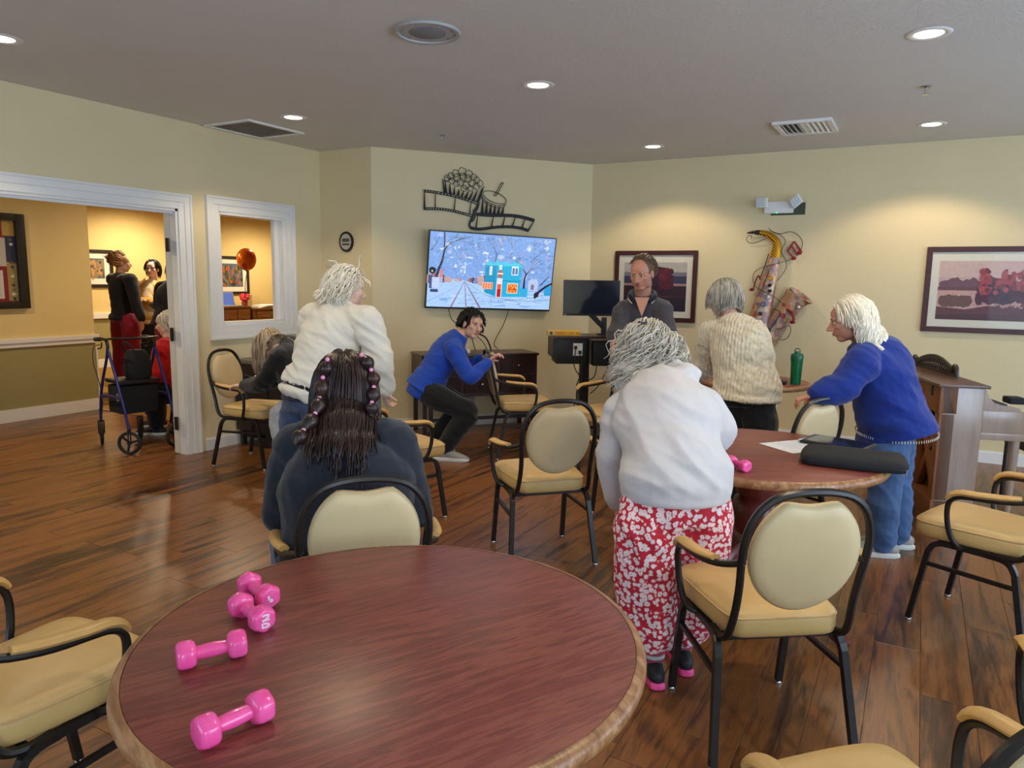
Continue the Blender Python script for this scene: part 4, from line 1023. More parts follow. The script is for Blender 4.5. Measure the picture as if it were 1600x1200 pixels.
bm = B(); box(bm, -.268, .268, -.0212, -.0195, .205, .523); obj('screen', bm, 'dark_screen', mon, False)
p = Pic(); p.rect(.20, .190, .235, .198, (210, 214, 218)); p.rect(-.262, .190, -.248, .203, (150, 170, 170)); p.build('badge', 'print', mon, frame3((0, -.0203, 0), (1, 0, 0), (0, 0, 1)))
bm = B(); obox(bm, (.05, .03, .15), V(.72, 0, -.69).normalized(), V(0, 1, 0), V(.69, 0, .72).normalized(), .13, .018, .025, .005); obj('arm', bm, 'black_plastic', t)
bm = B(); box(bm, .11, .16, .01, .06, 0, .17, bev=.006); box(bm, .07, .20, -.02, .09, 0, .012, bev=.003); obj('post', bm, 'black_plastic', t)
t = local('puzzle_box', 'flat yellow game box lying on the monitor stand', 'box', (-3.00, 6.40, .99), 32)
bm = B(); box(bm, -.155, .155, -.06, .10, 0, .045, bev=.002); obj('carton', bm, simple('yellow_box', (232, 178, 40), .5, var=.05), t)
p = Pic(); p.rect(-.15, .006, -.10, .04, (226, 220, 200)); p.rect(-.14, .01, -.11, .036, (84, 60, 50)); p.rect(-.08, .016, .02, .024, (236, 120, 60)); p.rect(-.08, .028, .0, .033, (236, 130, 60)); p.rect(.05, .018, .09, .028, (224, 140, 70)); p.rect(.115, .016, .14, .028, (220, 120, 60))
p.build('cover_print', 'print', t, frame3((0, -.0606, 0), (1, 0, 0), (0, 0, 1)))
# ------------------------------------------------------------------ credenza under the television
t = thing('credenza', 'dark reeded wooden credenza on legs under the television', 'cabinet')
t.matrix_world = frame3(tvp(.38, 0, .02), TE, TN.cross(TE)*-1) if False else Matrix(((TE.x, -TN.x, 0, tvp(.38, 0, .02).x), (TE.y, -TN.y, 0, tvp(.38, 0, .02).y), (0, 0, 1, 0), (0, 0, 0, 1)))
CW, CD = 1.19, .43      # local x along the wall, local -y out of the wall
bm = B(); box(bm, -.01, CW + .01, -CD - .012, 0, .765, .79, bev=.006); obj('top', bm, 'dark_wood', t)
bm = B(); box(bm, 0, CW, -CD + .012, 0, .40, .765); obj('carcass', bm, 'dark_wood', t, False)
bm = B(); box(bm, 0, CW, -CD, -.01, .375, .40, bev=.003); obj('bottom_rail', bm, 'dark_wood', t)
for x0, x1 in ((.03, .40), (.42, .78), (.80, CW - .03)):
    for z0, z1 in ((.585, .755), (.41, .575)):
        bm = B(); box(bm, x0, x1, -CD, -CD + .014, z0, z1)
        dr = obj('drawer', bm, 'dark_wood', t, False)
        bm = B(); n = int((x1-x0)/.014)
        for k in range(n): sweep(bm, [(x0 + .007 + k*.014, -CD - .001, z0 + .004), (x0 + .007 + k*.014, -CD - .001, z1 - .004)], .0058, 6)
        o = obj('reeding', bm, 'dark_wood', dr); o['kind'] = 'stuff'
        bm = B(); ell(bm, ((x0+x1)/2, -CD - .022, (z0+z1)/2), (.014, .012, .014)); sweep(bm, [((x0+x1)/2, -CD, (z0+z1)/2), ((x0+x1)/2, -CD - .02, (z0+z1)/2)], .005, 8); obj('knob', bm, 'chrome', dr)
for x, y in ((.03, -CD + .03), (CW - .03, -CD + .03), (.03, -.04), (CW - .03, -.04), (.09, -CD + .03), (CW - .09, -CD + .03)):
    bm = B(); box(bm, x - .02, x + .02, y - .02, y + .02, 0, .38, bev=.003); obj('leg', bm, 'dark_wood', t)
bm = B(); box(bm, .03, CW - .03, -.23, -.20, .10, .13); obj('stretcher', bm, 'dark_wood', t, False)
bm = B(); q = [tvp(.60, .815, .28), tvp(.72, .90, .26), tvp(.90, .985, .26), tvp(1.06, .95, .26), tvp(1.12, .86, .27), tvp(1.13, .80, .28)]; sweep(bm, catmull(q, 6), .008, 8)
tag(obj('coiled_cable', bm, 'black_plastic', None), 'thick black cable looping above the credenza behind the man in blue', 'cable')
bm = B(); c = tvp(.78, 0, .24); obox(bm, (c.x, c.y, .808), TE, TN, V(0, 0, 1), .12, .08, .018, .004)
tag(obj('set_top_box', bm, simple('cream_plastic', (222, 214, 196), .5), None), 'flat cream box lying on the credenza behind the man in blue', 'box')
bm = B(); c = tvp(1.02, 0, .012); obox(bm, (c.x, c.y, .33), TE, TN, (TE*.12 + V(0, 0, 1)).normalized(), .03, .012, .11, .003); sweep(bm, catmull([tvp(1.03, .23, .02), tvp(1.05, .12, .03), tvp(1.06, .02, .06), tvp(.8, .012, .18), tvp(.55, .012, .16)], 6), .004, 6)
tag(obj('power_cord', bm, simple('grey_plastic', (150, 152, 160), .5), None), 'grey power brick with a cord on the wall under the credenza', 'power strip')
# ------------------------------------------------------------------ dark cabinet under the pass-through window
t = thing('low_cabinet', 'dark brown low cabinet with a grey top under the pass-through window', 'cabinet')
bm = B(); box(bm, LX + .02, LX + .45, 4.44, 5.46, .745, .775, bev=.004); obj('top', bm, simple('grey_top', (120, 112, 100), .5), t)
bm = B(); box(bm, LX + .02, LX + .42, 4.46, 5.44, .14, .745); obj('carcass', bm, 'black_brown' if 'black_brown' in MATS else simple('black_brown', (34, 24, 20), .5, var=.1), t, False)
for y0, y1 in ((4.47, 4.945), (4.955, 5.43)):
    bm = B(); box(bm, LX + .42, LX + .436, y0, y1, .16, .73, bev=.003); d = obj('door', bm, 'black_brown', t)
    bm = B(); box(bm, LX + .436, LX + .45, (y0+y1)/2 - .05, (y0+y1)/2 + .05, .60, .612, bev=.002); obj('handle', bm, 'chrome', d)
for x in (LX + .06, LX + .38):
    for y in (4.50, 5.40): bm = B(); box(bm, x - .02, x + .02, y - .02, y + .02, 0, .14); obj('leg', bm, 'black_brown', t, False)
for z in (.07, .11): bm = B(); box(bm, LX + .08, LX + .40, 4.5, 5.4, z, z + .012); obj('slat', bm, 'black_brown', t, False)
# ------------------------------------------------------------------ upright piano, back turned to the left
PA = math.radians(18)
t = thing('spinet_piano', 'small wooden upright piano seen from its end, back braces showing', 'piano', (.152, 5.36, 0), PA)
# local: +x depth toward the keyboard, +y along the length
LN = 1.42
bm = B(); box(bm, -.022, .275, -.02, LN + .02, .872, .892, bev=.005); obj('lid', bm, 'piano_lid', t)
bm = B(); box(bm, 0.012, .25, 0, .03, .0, .872, bev=.003); obj('end_panel', bm, 'piano_wood', t)
bm = B(); box(bm, 0.012, .25, LN - .03, LN, .0, .872, bev=.003); obj('end_panel', bm, 'piano_wood', t)
bm = B(); box(bm, .20, .23, .03, LN - .03, .03, .55); obj('lower_panel', bm, 'piano_wood', t, False)
bm = B(); box(bm, .19, .24, .03, LN - .03, .55, .872); obj('front_panel', bm, 'piano_wood', t, False)
bm = B(); box(bm, .10, .12, .03, LN - .03, .06, .82); obj('soundboard', bm, 'piano_back', t, False)
bm = B(); box(bm, -.005, .10, .0, LN, .70, .872, bev=.003); obj('top_rail', bm, 'piano_back', t)
bm = B(); box(bm, -.005, .10, .0, LN, .0, .13, bev=.003); obj('bottom_rail', bm, 'piano_back', t)
for y in (.0, .44, .92, LN - .075): bm = B(); box(bm, 0.0, .09, y, y + .075, .13, .70, bev=.003); obj('post', bm, 'piano_back', t)
for y0, y1 in ((.08, .44), (.52, .92), (1.0, LN - .08)):
    for sg in (1, -1):
        a = V(.06, y0 if sg > 0 else y1, .14); b_ = V(.06, y1 if sg > 0 else y0, .69); d = (b_ - a); 
        bm = B(); obox(bm, (a + b_)/2, V(1, 0, 0), d.normalized(), V(1, 0, 0).cross(d.normalized()), .03 if sg > 0 else .02, d.length/2 - .01, .028, .002); obj('brace', bm, 'piano_back', t)
bm = B(); box(bm, -.012, -.004, .13, .16, .80, .865); obj('hinge', bm, 'black_metal', t, False)
ck = [(.25, .872), (.262, .86), (.275, .82), (.31, .785), (.36, .768), (.42, .762), (.455, .755), (.468, .735), (.468, .73), (.25, .73)]
for y in (0.0, LN - .03):
    bm = B(); prism(bm, ck, 0, .03, Matrix(((1, 0, 0, 0), (0, 0, 1, y), (0, 1, 0, 0), (0, 0, 0, 1)))); obj('cheek', bm, 'piano_wood', t, False)
    bm = B(); box(bm, .25, .50, y, y + .03, .59, .73, bev=.003); obj('key_arm', bm, 'piano_wood', t)
    bm = B(); sweep(bm, [(.46, y + .03, 0), (.46, y + .03, .1), (.46, y + .03, .3), (.46, y + .03, .55)], [.016, .02, .026, .03], 12); obj('leg', bm, 'piano_wood', t)
bm = B(); box(bm, .25, .51, 0, LN, .545, .59, bev=.003); obj('key_bed', bm, 'piano_wood', t)
bm = B(); box(bm, .25, .40, .03, LN - .03, .73, .775, bev=.01); obj('fallboard', bm, 'black_plastic', t)
bm = B()
for k in range(52): y = .06 + k*(LN - .12)/52; box(bm, .34, .48, y, y + (LN - .12)/52 - .001, .59, .655)
o = obj('white_keys', bm, 'mat_board', t, False)
# carved music rack on the lid
mr = thing('music_rack', 'dark carved music rack with a lattice standing on the piano lid', 'music rack', (0, 0, 0))
mr.matrix_world = t.matrix_basis @ Matrix.Translation((.235, .50, .893)) @ Matrix.Rotation(math.radians(3), 4, 'Z')
simple('rack_wood', (44, 26, 20), .4)
bm = B(); top = [(k/20*.62, .055 + .065*math.sin(PI*k/20)) for k in range(21)]
prism(bm, top + [(x, z - .03) for x, z in top[::-1]], -.009, .009, Matrix(((0, 0, 1, 0), (1, 0, 0, 0), (0, 1, 0, 0), (0, 0, 0, 1)))); obj('crest', bm, 'rack_wood', mr, False)
bm = B(); box(bm, -.009, .009, -.02, .64, 0, .018); obj('ledge', bm, 'rack_wood', mr, False)
for k in range(17):
    for sg in (-1, 1):
        y = .03 + k*.035; zt = .03 + .06*math.sin(PI*y/.62)
        bm = B(); sweep(bm, [(0, y - sg*.02, .012), (0, y + sg*.02, .012 + zt)], .004, 4, square=True); obj('lattice_bar', bm, 'rack_wood', mr, False)
for y in (-.035, .655):
    bm = B(); sweep(bm, catmull([(0, y - .03, .0), (0, y - .02, .05), (0, y + .01, .07), (0, y + .03, .03)], 4), .017, 8, round_cap=True); obj('scroll', bm, 'rack_wood', mr)
# piano bench
t = thing('piano_bench', 'dark piano bench with a tan seat under the keyboard', 'bench', (.86, 5.98, 0), PA)
bm = B(); box(bm, -.17, .17, -.36, .36, .47, .50, bev=.012); obj('seat', bm, 'vinyl_tan', t)
bm = B(); box(bm, -.165, .165, -.35, .35, .40, .47, bev=.003); obj('apron', bm, 'black_brown', t)
for x in (-.145, .145):
    for y in (-.32, .32): bm = B(); box(bm, x - .02, x + .02, y - .02, y + .02, 0, .40, bev=.003); obj('leg', bm, 'black_brown', t)
bm = B(); obox(bm, V(.560, 5.575, .797), V(math.cos(PA), math.sin(PA), 0), V(-math.sin(PA), math.cos(PA), 0), V(0, 0, 1), .048, .06, .022, .018)
tag(obj('folded_cloth', bm, 'dark_fabric', None), 'rolled black cloth lying on the piano keyboard cover at the right edge', 'cloth')
# ------------------------------------------------------------------ hall: notice board, pictures, desk and things on it
t = thing('notice_board', 'black-framed glazed notice board on the hall wall at the left edge', 'notice board')
t.matrix_world = Matrix(((0, 0, 1, HX), (1, 0, 0, 3.30), (0, 1, 0, 1.15), (0, 0, 0, 1)))      # x along +Y, y up, z out
W_, H_ = .86, .94
for q in ((0, .09, 0, H_), (W_ - .09, W_, 0, H_), (.09, W_ - .09, 0, .07), (.09, W_ - .09, H_ - .07, H_)):
    bm = B(); box(bm, q[0], q[1], q[2], q[3], 0, .05, bev=.006); obj('frame_bar', bm, 'black_plastic', t)
bm = B(); box(bm, .06, W_ - .06, .05, H_ - .05, 0, .01); obj('backing', bm, 'mat_board', t, False)
p = Pic(); p.rect(.08, .06, W_ - .08, H_ - .06, (146, 28, 34)); p.rect(.58, .42, .70, .70, (214, 206, 196)); p.rect(.40, .45, .60, .72, (228, 222, 214)); p.rect(.42, .1, .64, .38, (232, 224, 222)); p.rect(.66, .72, .78, .88, (206, 170, 90)); p.rect(.68, .46, .78, .72, (48, 54, 92)); p.rect(.68, .08, .78, .45, (170, 150, 96))
for k in range(10): p.rect(.42, .48 + k*.022, .58, .484 + k*.022, (150, 144, 140), k > 0)
for k in range(9): p.rect(.45, .13 + k*.025, .61, .134 + k*.025, (150, 120, 124), k > 0)
rb = random.Random(4)
for k in range(14): p.blob(.73, .1 + k*.045, .02, .015, rb.choice([(240, 236, 210), (60, 60, 70), (196, 160, 70), (120, 110, 80)]), 7, .4, rb, k > 0)
p.build('notices', 'print', t, Matrix.Translation((0, 0, .0105)))
bm = B(); box(bm, .08, W_ - .08, .06, H_ - .06, .034, .037); obj('glazing', bm, 'picture_glazing', t, False)
def hall_picture(y0, w, z0, h, label, cols, seed):
    t = thing('hall_picture', label, 'picture')
    t.matrix_world = Matrix(((0, 0, 1, FX), (1, 0, 0, y0), (0, 1, 0, z0), (0, 0, 0, 1)))
    for q in ((0, .05, 0, h), (w - .05, w, 0, h), (.05, w - .05, 0, .05), (.05, w - .05, h - .05, h)): bm = B(); box(bm, *q, 0, .03, bev=.004); obj('frame_bar', bm, 'black_brown', t)
    bm = B(); box(bm, .04, w - .04, .04, h - .04, 0, .008); obj('mat', bm, 'mat_board', t, False)
    p = Pic(); r_ = random.Random(seed); p.rect(.14, .14, w - .14, h - .14, cols[0])
    for k in range(90): p.blob(r_.uniform(.17, w - .17), r_.uniform(.17, h - .2), r_.uniform(.012, .035), r_.uniform(.02, .06), r_.choice(cols[1:]), 8, .3, r_, k % 12 != 0)
    p.build('print', 'print', t, Matrix.Translation((0, 0, .0085)))
hall_picture(6.75, .62, 1.30, .60, 'framed picture on the far hall wall behind the woman in the dark hoodie', [(96, 110, 116), (150, 130, 96), (200, 150, 90), (70, 80, 84)], 2)
hall_picture(9.28, .86, 1.17, .72, 'framed floral picture seen through the pass-through window behind the balloon', [(90, 110, 140), (196, 96, 50), (84, 84, 44), (60, 64, 40), (150, 130, 80)], 6)
t = thing('reception_desk', 'brown wooden desk seen through the pass-through window', 'desk', (FX + .02, 8.65, 0))
bm = B(); box(bm, 0, .66, 0, .95, .93, .965, bev=.004); obj('top', bm, 'desk_wood', t)
bm = B(); box(bm, .02, .64, .02, .93, .0, .93); obj('carcass', bm, 'desk_wood', t, False)
for k in range(3):
    bm = B(); box(bm, .64, .655, .04 + k*.30, .32 + k*.30, .55, .91, bev=.003); d = obj('drawer', bm, 'desk_wood', t)
    bm = B(); box(bm, .655, .667, .13 + k*.30, .23 + k*.30, .74, .752, bev=.002); obj('handle', bm, 'chrome', d)
t = thing('file_cabinet', 'brown wooden drawer pedestal beside the desk with papers on it', 'cabinet', (FX + .02, 9.62, 0))
bm = B(); box(bm, 0, .72, 0, 1.0, .89, .92, bev=.004); obj('top', bm, 'desk_wood', t)
bm = B(); box(bm, .02, .70, .02, .98, 0, .89); obj('carcass', bm, 'desk_wood', t, False)
for k in range(2):
    bm = B(); box(bm, .70, .715, .06 + k*.47, .48 + k*.47, .66, .86, bev=.003); d = obj('drawer', bm, 'desk_wood', t)
    bm = B(); sweep(bm, catmull([(.715, .20 + k*.47, .78), (.74, .24 + k*.47, .765), (.74, .32 + k*.47, .765), (.715, .36 + k*.47, .78)], 4), .006, 6); obj('handle', bm, 'chrome', d)
t = thing('laptop', 'open laptop with a blue screen on the reception desk', 'laptop', (FX + .42, 9.26, .965))
bm = B(); box(bm, .0, .24, -.17, .17, 0, .018, bev=.004); obj('keyboard', bm, 'grey_plastic', t)
bm = B(); obox(bm, (-.02, 0, .13), V(0, 1, 0), V(-.18, 0, .98).normalized(), V(.98, 0, .18).normalized(), .175, .125, .006, .003); lid = obj('lid', bm, 'grey_plastic', t)
bm = B(); obox(bm, V(-.02, 0, .13) + V(.98, 0, .18).normalized()*.0068, V(0, 1, 0), V(-.18, 0, .98).normalized(), V(.98, 0, .18).normalized(), .163, .113, .0006); obj('screen', bm, emis('laptop_blue', (70, 96, 170), .55), lid, False)
m, nt, b = nmat('foil'); b.inputs['Metallic'].default_value = .55; b.inputs['Roughness'].default_value = .25
vv = nt.nodes.new('ShaderNodeTexVoronoi'); vv.inputs['Scale'].default_value = 5.0; nt.links.new(coords(nt), vv.inputs['Vector']); s_ = nt.nodes.new('ShaderNodeSeparateColor'); nt.links.new(vv.outputs['Color'], s_.inputs[0])
nt.links.new(ramp(nt, s_.outputs[0], [(0, lin((196, 92, 24))), (.5, lin((206, 104, 30))), (.66, lin((176, 40, 60))), (.82, lin((120, 110, 50))), (1, lin((220, 140, 60)))]), b.inputs['Base Color'])
t = thing('foil_balloon', 'round orange foil balloon tied to the desk, seen through the pass-through window', 'balloon', (-10.35, 9.02, 1.805))
bm = B(); R = []
for k in range(13):
    a = PI*(k/12 - .5); R.append([bm.verts.new((.10*math.sin(a), .195*math.cos(a)**.7*math.cos(2*PI*j/32)*(1 + .015*math.cos(16*2*PI*j/32)) if abs(math.cos(a)) > 1e-6 else 0, .195*max(0, math.cos(a))**.7*math.sin(2*PI*j/32))) for j in range(32)])
skin_rings(bm, R, False, False); bmesh.ops.remove_doubles(bm, verts=bm.verts, dist=.0005); obj('skin', bm, 'foil', t)
bm = B(); sweep(bm, [(0, 0, -.19), (0, 0, -.23)], [.02, .006], 8); obj('neck', bm, 'foil', t)
bm = B(); sweep(bm, catmull([(0, 0, -.22), (-.1, .04, -.45), (-.45, .34, -.62), (-.65, .50, -.70)], 5), .006, 6); obj('ribbon', bm, simple('ribbon', (90, 50, 40), .5), t)
t = thing('flower_gift', 'red tissue gift tied under the balloon beside the laptop', 'gift', (FX + .58, 9.53, .965))
bm = B(); lathe(bm, [(0, 0), (.05, 0), (.06, .06), (.045, .12), (0, .12)], 16); obj('pot', bm, simple('pot_glass', (150, 60, 50), .2), t)
rg = random.Random(9)
bm = B()
for k in range(14): a = rg.uniform(0, 2*PI); ell(bm, (.05*math.cos(a), .05*math.sin(a), .15 + rg.uniform(-.03, .06)), (.045, .045, .03), None, 8, 6)
obj('tissue', bm, simple('tissue_red', (206, 20, 50), .5), t)
bm = B(); box(bm, FX + .05, FX + .22, 10.02, 10.22, .921, 1.16, bev=.01)
tag(obj('plastic_bin', bm, simple('clear_bin', (200, 176, 120), .2), None), 'pale plastic bin on the drawer pedestal behind the papers', 'box')
t = thing('paper_stack', 'pile of paper folders on the drawer pedestal by the desk', 'papers', (FX + .50, 10.08, .9205))
for k in range(4):
    bm = B(); a = .1*k; obox(bm, (0, .02*k, .007 + k*.0145), V(math.cos(a), math.sin(a), 0), V(-math.sin(a), math.cos(a), 0), V(0, 0, 1), .17, .30 - .02*k, .007, .002)
    obj('folder', bm, 'paper' if k % 2 else 'cream_plastic', t)
# ------------------------------------------------------------------ rollator in the hall
simple('rollator_blue', (40, 48, 120), .35, metal=.4); simple('tyre', (30, 28, 28), .7)
t = thing('rollator', 'dark blue wheeled walker with a black seat and bag in the doorway', 'walker', (-6.27, 4.01, 0), math.radians(-10))
# local: x to the right (toward the seated woman), y away
def wheel(x, y, r_, ang):
    d = V(math.cos(ang), math.sin(ang), 0); ax = V(-d.y, d.x, 0)
    bm = B(); sweep(bm, [V(x, y, r_) + d*(r_ - .014)*math.cos(2*PI*k/28) + V(0, 0, 1)*(r_ - .014)*math.sin(2*PI*k/28) for k in range(28)], .014, 8, closed=True); wh = obj('wheel', bm, 'tyre', t)
    for k in range(3):
        a = 2*PI*k/3 + .3; bm = B(); sweep(bm, [V(x, y, r_), V(x, y, r_) + d*(r_ - .02)*math.cos(a) + V(0, 0, 1)*(r_ - .02)*math.sin(a)], .010, 6); obj('spoke', bm, 'black_plastic', wh)
    bm = B(); sweep(bm, [V(x, y, r_) - ax*.02, V(x, y, r_) + ax*.02], .016, 10); obj('hub', bm, 'black_plastic', wh)
    bm = B()
    for sg in (-1, 1): sweep(bm, [V(x, y, r_) + ax*.022*sg, V(x, y, r_ + .11) + ax*.022*sg], .006, 6)
    sweep(bm, [V(x, y, r_ + .11) - ax*.024, V(x, y, r_ + .11) + ax*.024], .010, 6); obj('fork', bm, 'black_metal', t)
wheel(.0, -.20, .10, 2.8); wheel(.58, -.21, .10, .75); wheel(.02, .13, .10, 2.6); wheel(.56, .19, .10, 1.9)
for y in (-.20, .20):
    for nm, pts in (('frame_tube', [(.0, y, .22), (.03, y, .42), (.10, y, .60), (.20, y, .78), (.24, y, .90)]), ('frame_tube', [(.56, y, .20), (.48, y, .40), (.36, y, .64), (.24, y, .86)]), ('side_bar', [(.035, y, .44), (.22, y, .46), (.45, y, .46)])):
        bm = B(); sweep(bm, catmull(pts, 3), .0125, 8); obj(nm, bm, 'rollator_blue', t)
    bm = B(); sweep(bm, catmull([(.24, y, .88), (.22, y, .935), (.15, y, .95), (.02, y, .94)], 4), .014, 8); obj('handle_bar', bm, 'black_metal', t)
    bm = B(); sweep(bm, [(.10, y, .947), (-.01, y, .938)], .019, 10, round_cap=True); obj('grip', bm, 'black_plastic', t)
    bm = B(); sweep(bm, catmull([(.12, y, .92), (.10, y, .87), (.03, y, .86)], 4), .006, 6); obj('brake_lever', bm, 'black_plastic', t)
    bm = B(); sweep(bm, catmull([(.08, y, .90), (-.06, y, .86), (-.08, y, .72), (.02, y, .55), (.06, y, .40), (.02, y, .26)], 5), .0035, 6); obj('brake_cable', bm, 'black_plastic', t)
bm = B(); sweep(bm, catmull([(.2, -.20, .95), (.34, -.18, .965), (.42, 0, .965), (.34, .18, .965), (.2, .20, .95)], 5), .010, 8); obj('back_bar', bm, 'black_metal', t)
bm = B(); box(bm, .05, .37, -.17, .17, .565, .60, bev=.012); obj('seat', bm, 'black_plastic', t)
bm = B(); box(bm, .07, .35, -.16, .16, .30, .55, bev=.035); bag = obj('bag', bm, 'dark_fabric', t)
p = Pic(); p.poly([(.035*math.cos(2*PI*k/24), .035*math.sin(2*PI*k/24)) for k in range(24)], (210, 206, 200)); p.poly([(.029*math.cos(2*PI*k/24), .029*math.sin(2*PI*k/24)) for k in range(24)], (40, 40, 44)); p.blob(0, .014, .006, .006, (220, 216, 210), 10, 0); p.line([(-.014, -.016), (0, .004), (.014, -.016)], .005, (220, 216, 210)); p.line([(-.014, .004), (.014, .004)], .004, (220, 216, 210))
p.build('emblem', 'print', bag, frame3((.28, -.1605, .45), (1, 0, 0), (0, 0, 1)))
t = thing('handbag', 'black handbag resting on the seat of the walker', 'bag', (-6.02, 4.00, .601), math.radians(-10))
bm = B(); skin_rings(bm, [[bm.verts.new((.11*s*math.copysign(abs(math.cos(2*PI*k/20))**.6, math.cos(2*PI*k/20)), .10*s*math.copysign(abs(math.sin(2*PI*k/20))**.6, math.sin(2*PI*k/20)), z)) for k in range(20)] for s, z in ((.85, 0), (1, .03), (1.02, .12), (.9, .2), (.6, .25))]); obj('body', bm, 'dark_fabric', t)
bm = B(); sweep(bm, catmull([(-.1, -.05, .22), (-.06, -.09, .30), (.06, -.09, .31), (.1, -.05, .22)], 5), .008, 6); obj('strap', bm, 'dark_fabric', t)
# ------------------------------------------------------------------ people
def PX(px, py, d):
    """point seen at photo pixel (px, py) at depth d along the optical axis"""
    return AX_W*d + AX_R*((px - 800)/FPX*d) + AX_U*((600 - py)/FPX*d) + V(0, 0, CAM_H)
def cloth_mat(name, col, rough=.85, var=.12, bs=90.0, bmp=.35, weave=700.0, sheen=.2):
    m, nt, b = nmat(name)
    c = lin(col); v = coords(nt)
    f = noise_tex(nt, v, 9, 4, .6)
    nt.links.new(ramp(nt, f, [(.3, tuple(x*(1-var) for x in c[:3])+(1,)), (.7, tuple(min(1, x*(1+var*.6)) for x in c[:3])+(1,))]), b.inputs['Base Color'])
    b.inputs['Roughness'].default_value = rough; b.inputs['Specular IOR Level'].default_value = .25
    b.inputs['Sheen Weight'].default_value = sheen; b.inputs['Sheen Roughness'].default_value = .5
    a = noise_tex(nt, v, weave, 1); g = noise_tex(nt, v, 22, 3, .5, 1.0)
    mx = N(nt, 'ShaderNodeMix', data_type='FLOAT'); mx.inputs[0].default_value = .25
    nt.links.new(g, mx.inputs[2]); nt.links.new(a, mx.inputs[3]); bump(nt, b, mx.outputs[0], min(1, bmp), .014)
    return m
def skin_mat(name, col):
    m, nt, b = nmat(name); c = lin(col); v = coords(nt)
    nt.links.new(ramp(nt, noise_tex(nt, v, 22, 3), [(.3, tuple(x*.88 for x in c[:3])+(1,)), (.7, c)]), b.inputs['Base Color'])
    b.inputs['Roughness'].default_value = .5; b.inputs['Subsurface Weight'].default_value = .12; b.inputs['Subsurface Radius'].default_value = (.01, .004, .002); b.inputs['Subsurface Scale'].default_value = 1.0
def hair_mat(name, cols, rough=.42):
    m, nt, b = nmat(name)
    ge = nt.nodes.new('ShaderNodeNewGeometry')
    n = len(cols)
    nt.links.new(ramp(nt, ge.outputs['Random Per Island'], [(i/max(1, n-1), lin(c)) for i, c in enumerate(cols)]), b.inputs['Base Color'])
    b.inputs['Roughness'].default_value = rough; b.inputs['Specular IOR Level'].default_value = .45
for n_, c_ in (('skin_light', (222, 172, 146)), ('skin_ruddy', (206, 146, 122)), ('skin_pale', (228, 186, 166))): skin_mat(n_, c_)
hair_mat('hair_white', [(236, 230, 214), (206, 198, 178), (245, 240, 228), (222, 212, 190)])
hair_mat('hair_grey', [(150, 144, 132), (182, 176, 160), (120, 114, 104), (204, 198, 184), (164, 156, 142)])
hair_mat('hair_silver', [(200, 196, 186), (168, 162, 150), (222, 216, 204), (140, 134, 124), (208, 200, 184)])
hair_mat('hair_ash', [(150, 128, 100), (186, 164, 132), (120, 100, 78), (204, 188, 160)])
hair_mat('hair_brown', [(30, 20, 20), (44, 26, 24), (36, 22, 22), (58, 32, 28)], .36)
hair_mat('hair_black', [(22, 18, 18), (32, 26, 24), (26, 20, 20)], .38)
hair_mat('hair_brown_short', [(84, 62, 46), (110, 86, 66), (70, 52, 40)])
hair_mat('hair_blond', [(150, 104, 60), (176, 128, 78), (120, 82, 50)])
simple('eye_white', (226, 220, 212), .2); simple('iris', (50, 36, 28), .15); simple('lips', (178, 100, 92), .45); simple('brow', (52, 38, 30), .7); simple('brow_grey', (130, 116, 100), .7)
def fuse(bm, voxel, smooth=4, wr=0.0, wf=9.0, seed=0.0, fold=(.45, .35, .8), keep=None, adapt=0.0):
    """union of the closed shells in bm as one continuous surface, with cloth wrinkles of depth wr"""
    me = bpy.data.meshes.new('t'); bmesh.ops.recalc_face_normals(bm, faces=bm.faces); bm.to_mesh(me); bm.free()
    o = bpy.data.objects.new('t', me); COL.objects.link(o)
    md = o.modifiers.new('r', 'REMESH'); md.mode = 'VOXEL'; md.voxel_size = voxel; md.adaptivity = adapt
    if smooth:
        sm = o.modifiers.new('s', 'SMOOTH'); sm.factor = .5; sm.iterations = smooth
    dg = bpy.context.evaluated_depsgraph_get()
    out = bpy.data.meshes.new_from_object(o.evaluated_get(dg))
    bpy.data.objects.remove(o); bpy.data.meshes.remove(me)
    if wr > 0:
        sd = Vector((seed*3.7, seed*1.3, seed*2.1)); F_ = Vector(fold).normalized()
        nr = [v.normal.copy() for v in out.vertices]
        for v, n in zip(out.vertices, nr):
            q = v.co
            qp = F_*q.dot(F_); p1 = qp*wf + (q - qp)*(wf*.30) + sd
            warp = noise.noise(p1*.5)*.8
            a = noise.noise(p1 + Vector((warp, -warp, warp*.5)))
            a2 = noise.noise(p1*1.9 + Vector((warp*1.5, warp, -warp)))
            h = (1 - 2.6*abs(a))*.75 + (1 - 2.6*abs(a2))*.22
            k = 1.0 if keep is None else keep(q)
            v.co = q + n*(wr*h*k)
    out.polygons.foreach_set('use_smooth', [True]*len(out.polygons))
    return out
def lerp(a, b, t): return a + (b - a)*t
def limb(bm, pts, rads, sub=4, n=14, side=None):
    q = catmull(pts, sub)
    rr = catmull([((r, r, 0) if not isinstance(r, tuple) else (r[0], r[1], 0)) for r in rads], sub)
    sweep(bm, q, [(max(.004, c.x), max(.004, c.y)) for c in rr], n, side=side, round_cap=True)
def band(bm, pts, rads, side, n=20):
    """flat-ended elliptical tube for waists and hems"""
    q = catmull(pts, 3); rr = catmull([(a, b_, 0) for a, b_ in rads], 3)
    sweep(bm, q, [(c.x, c.y) for c in rr], n, side=side)
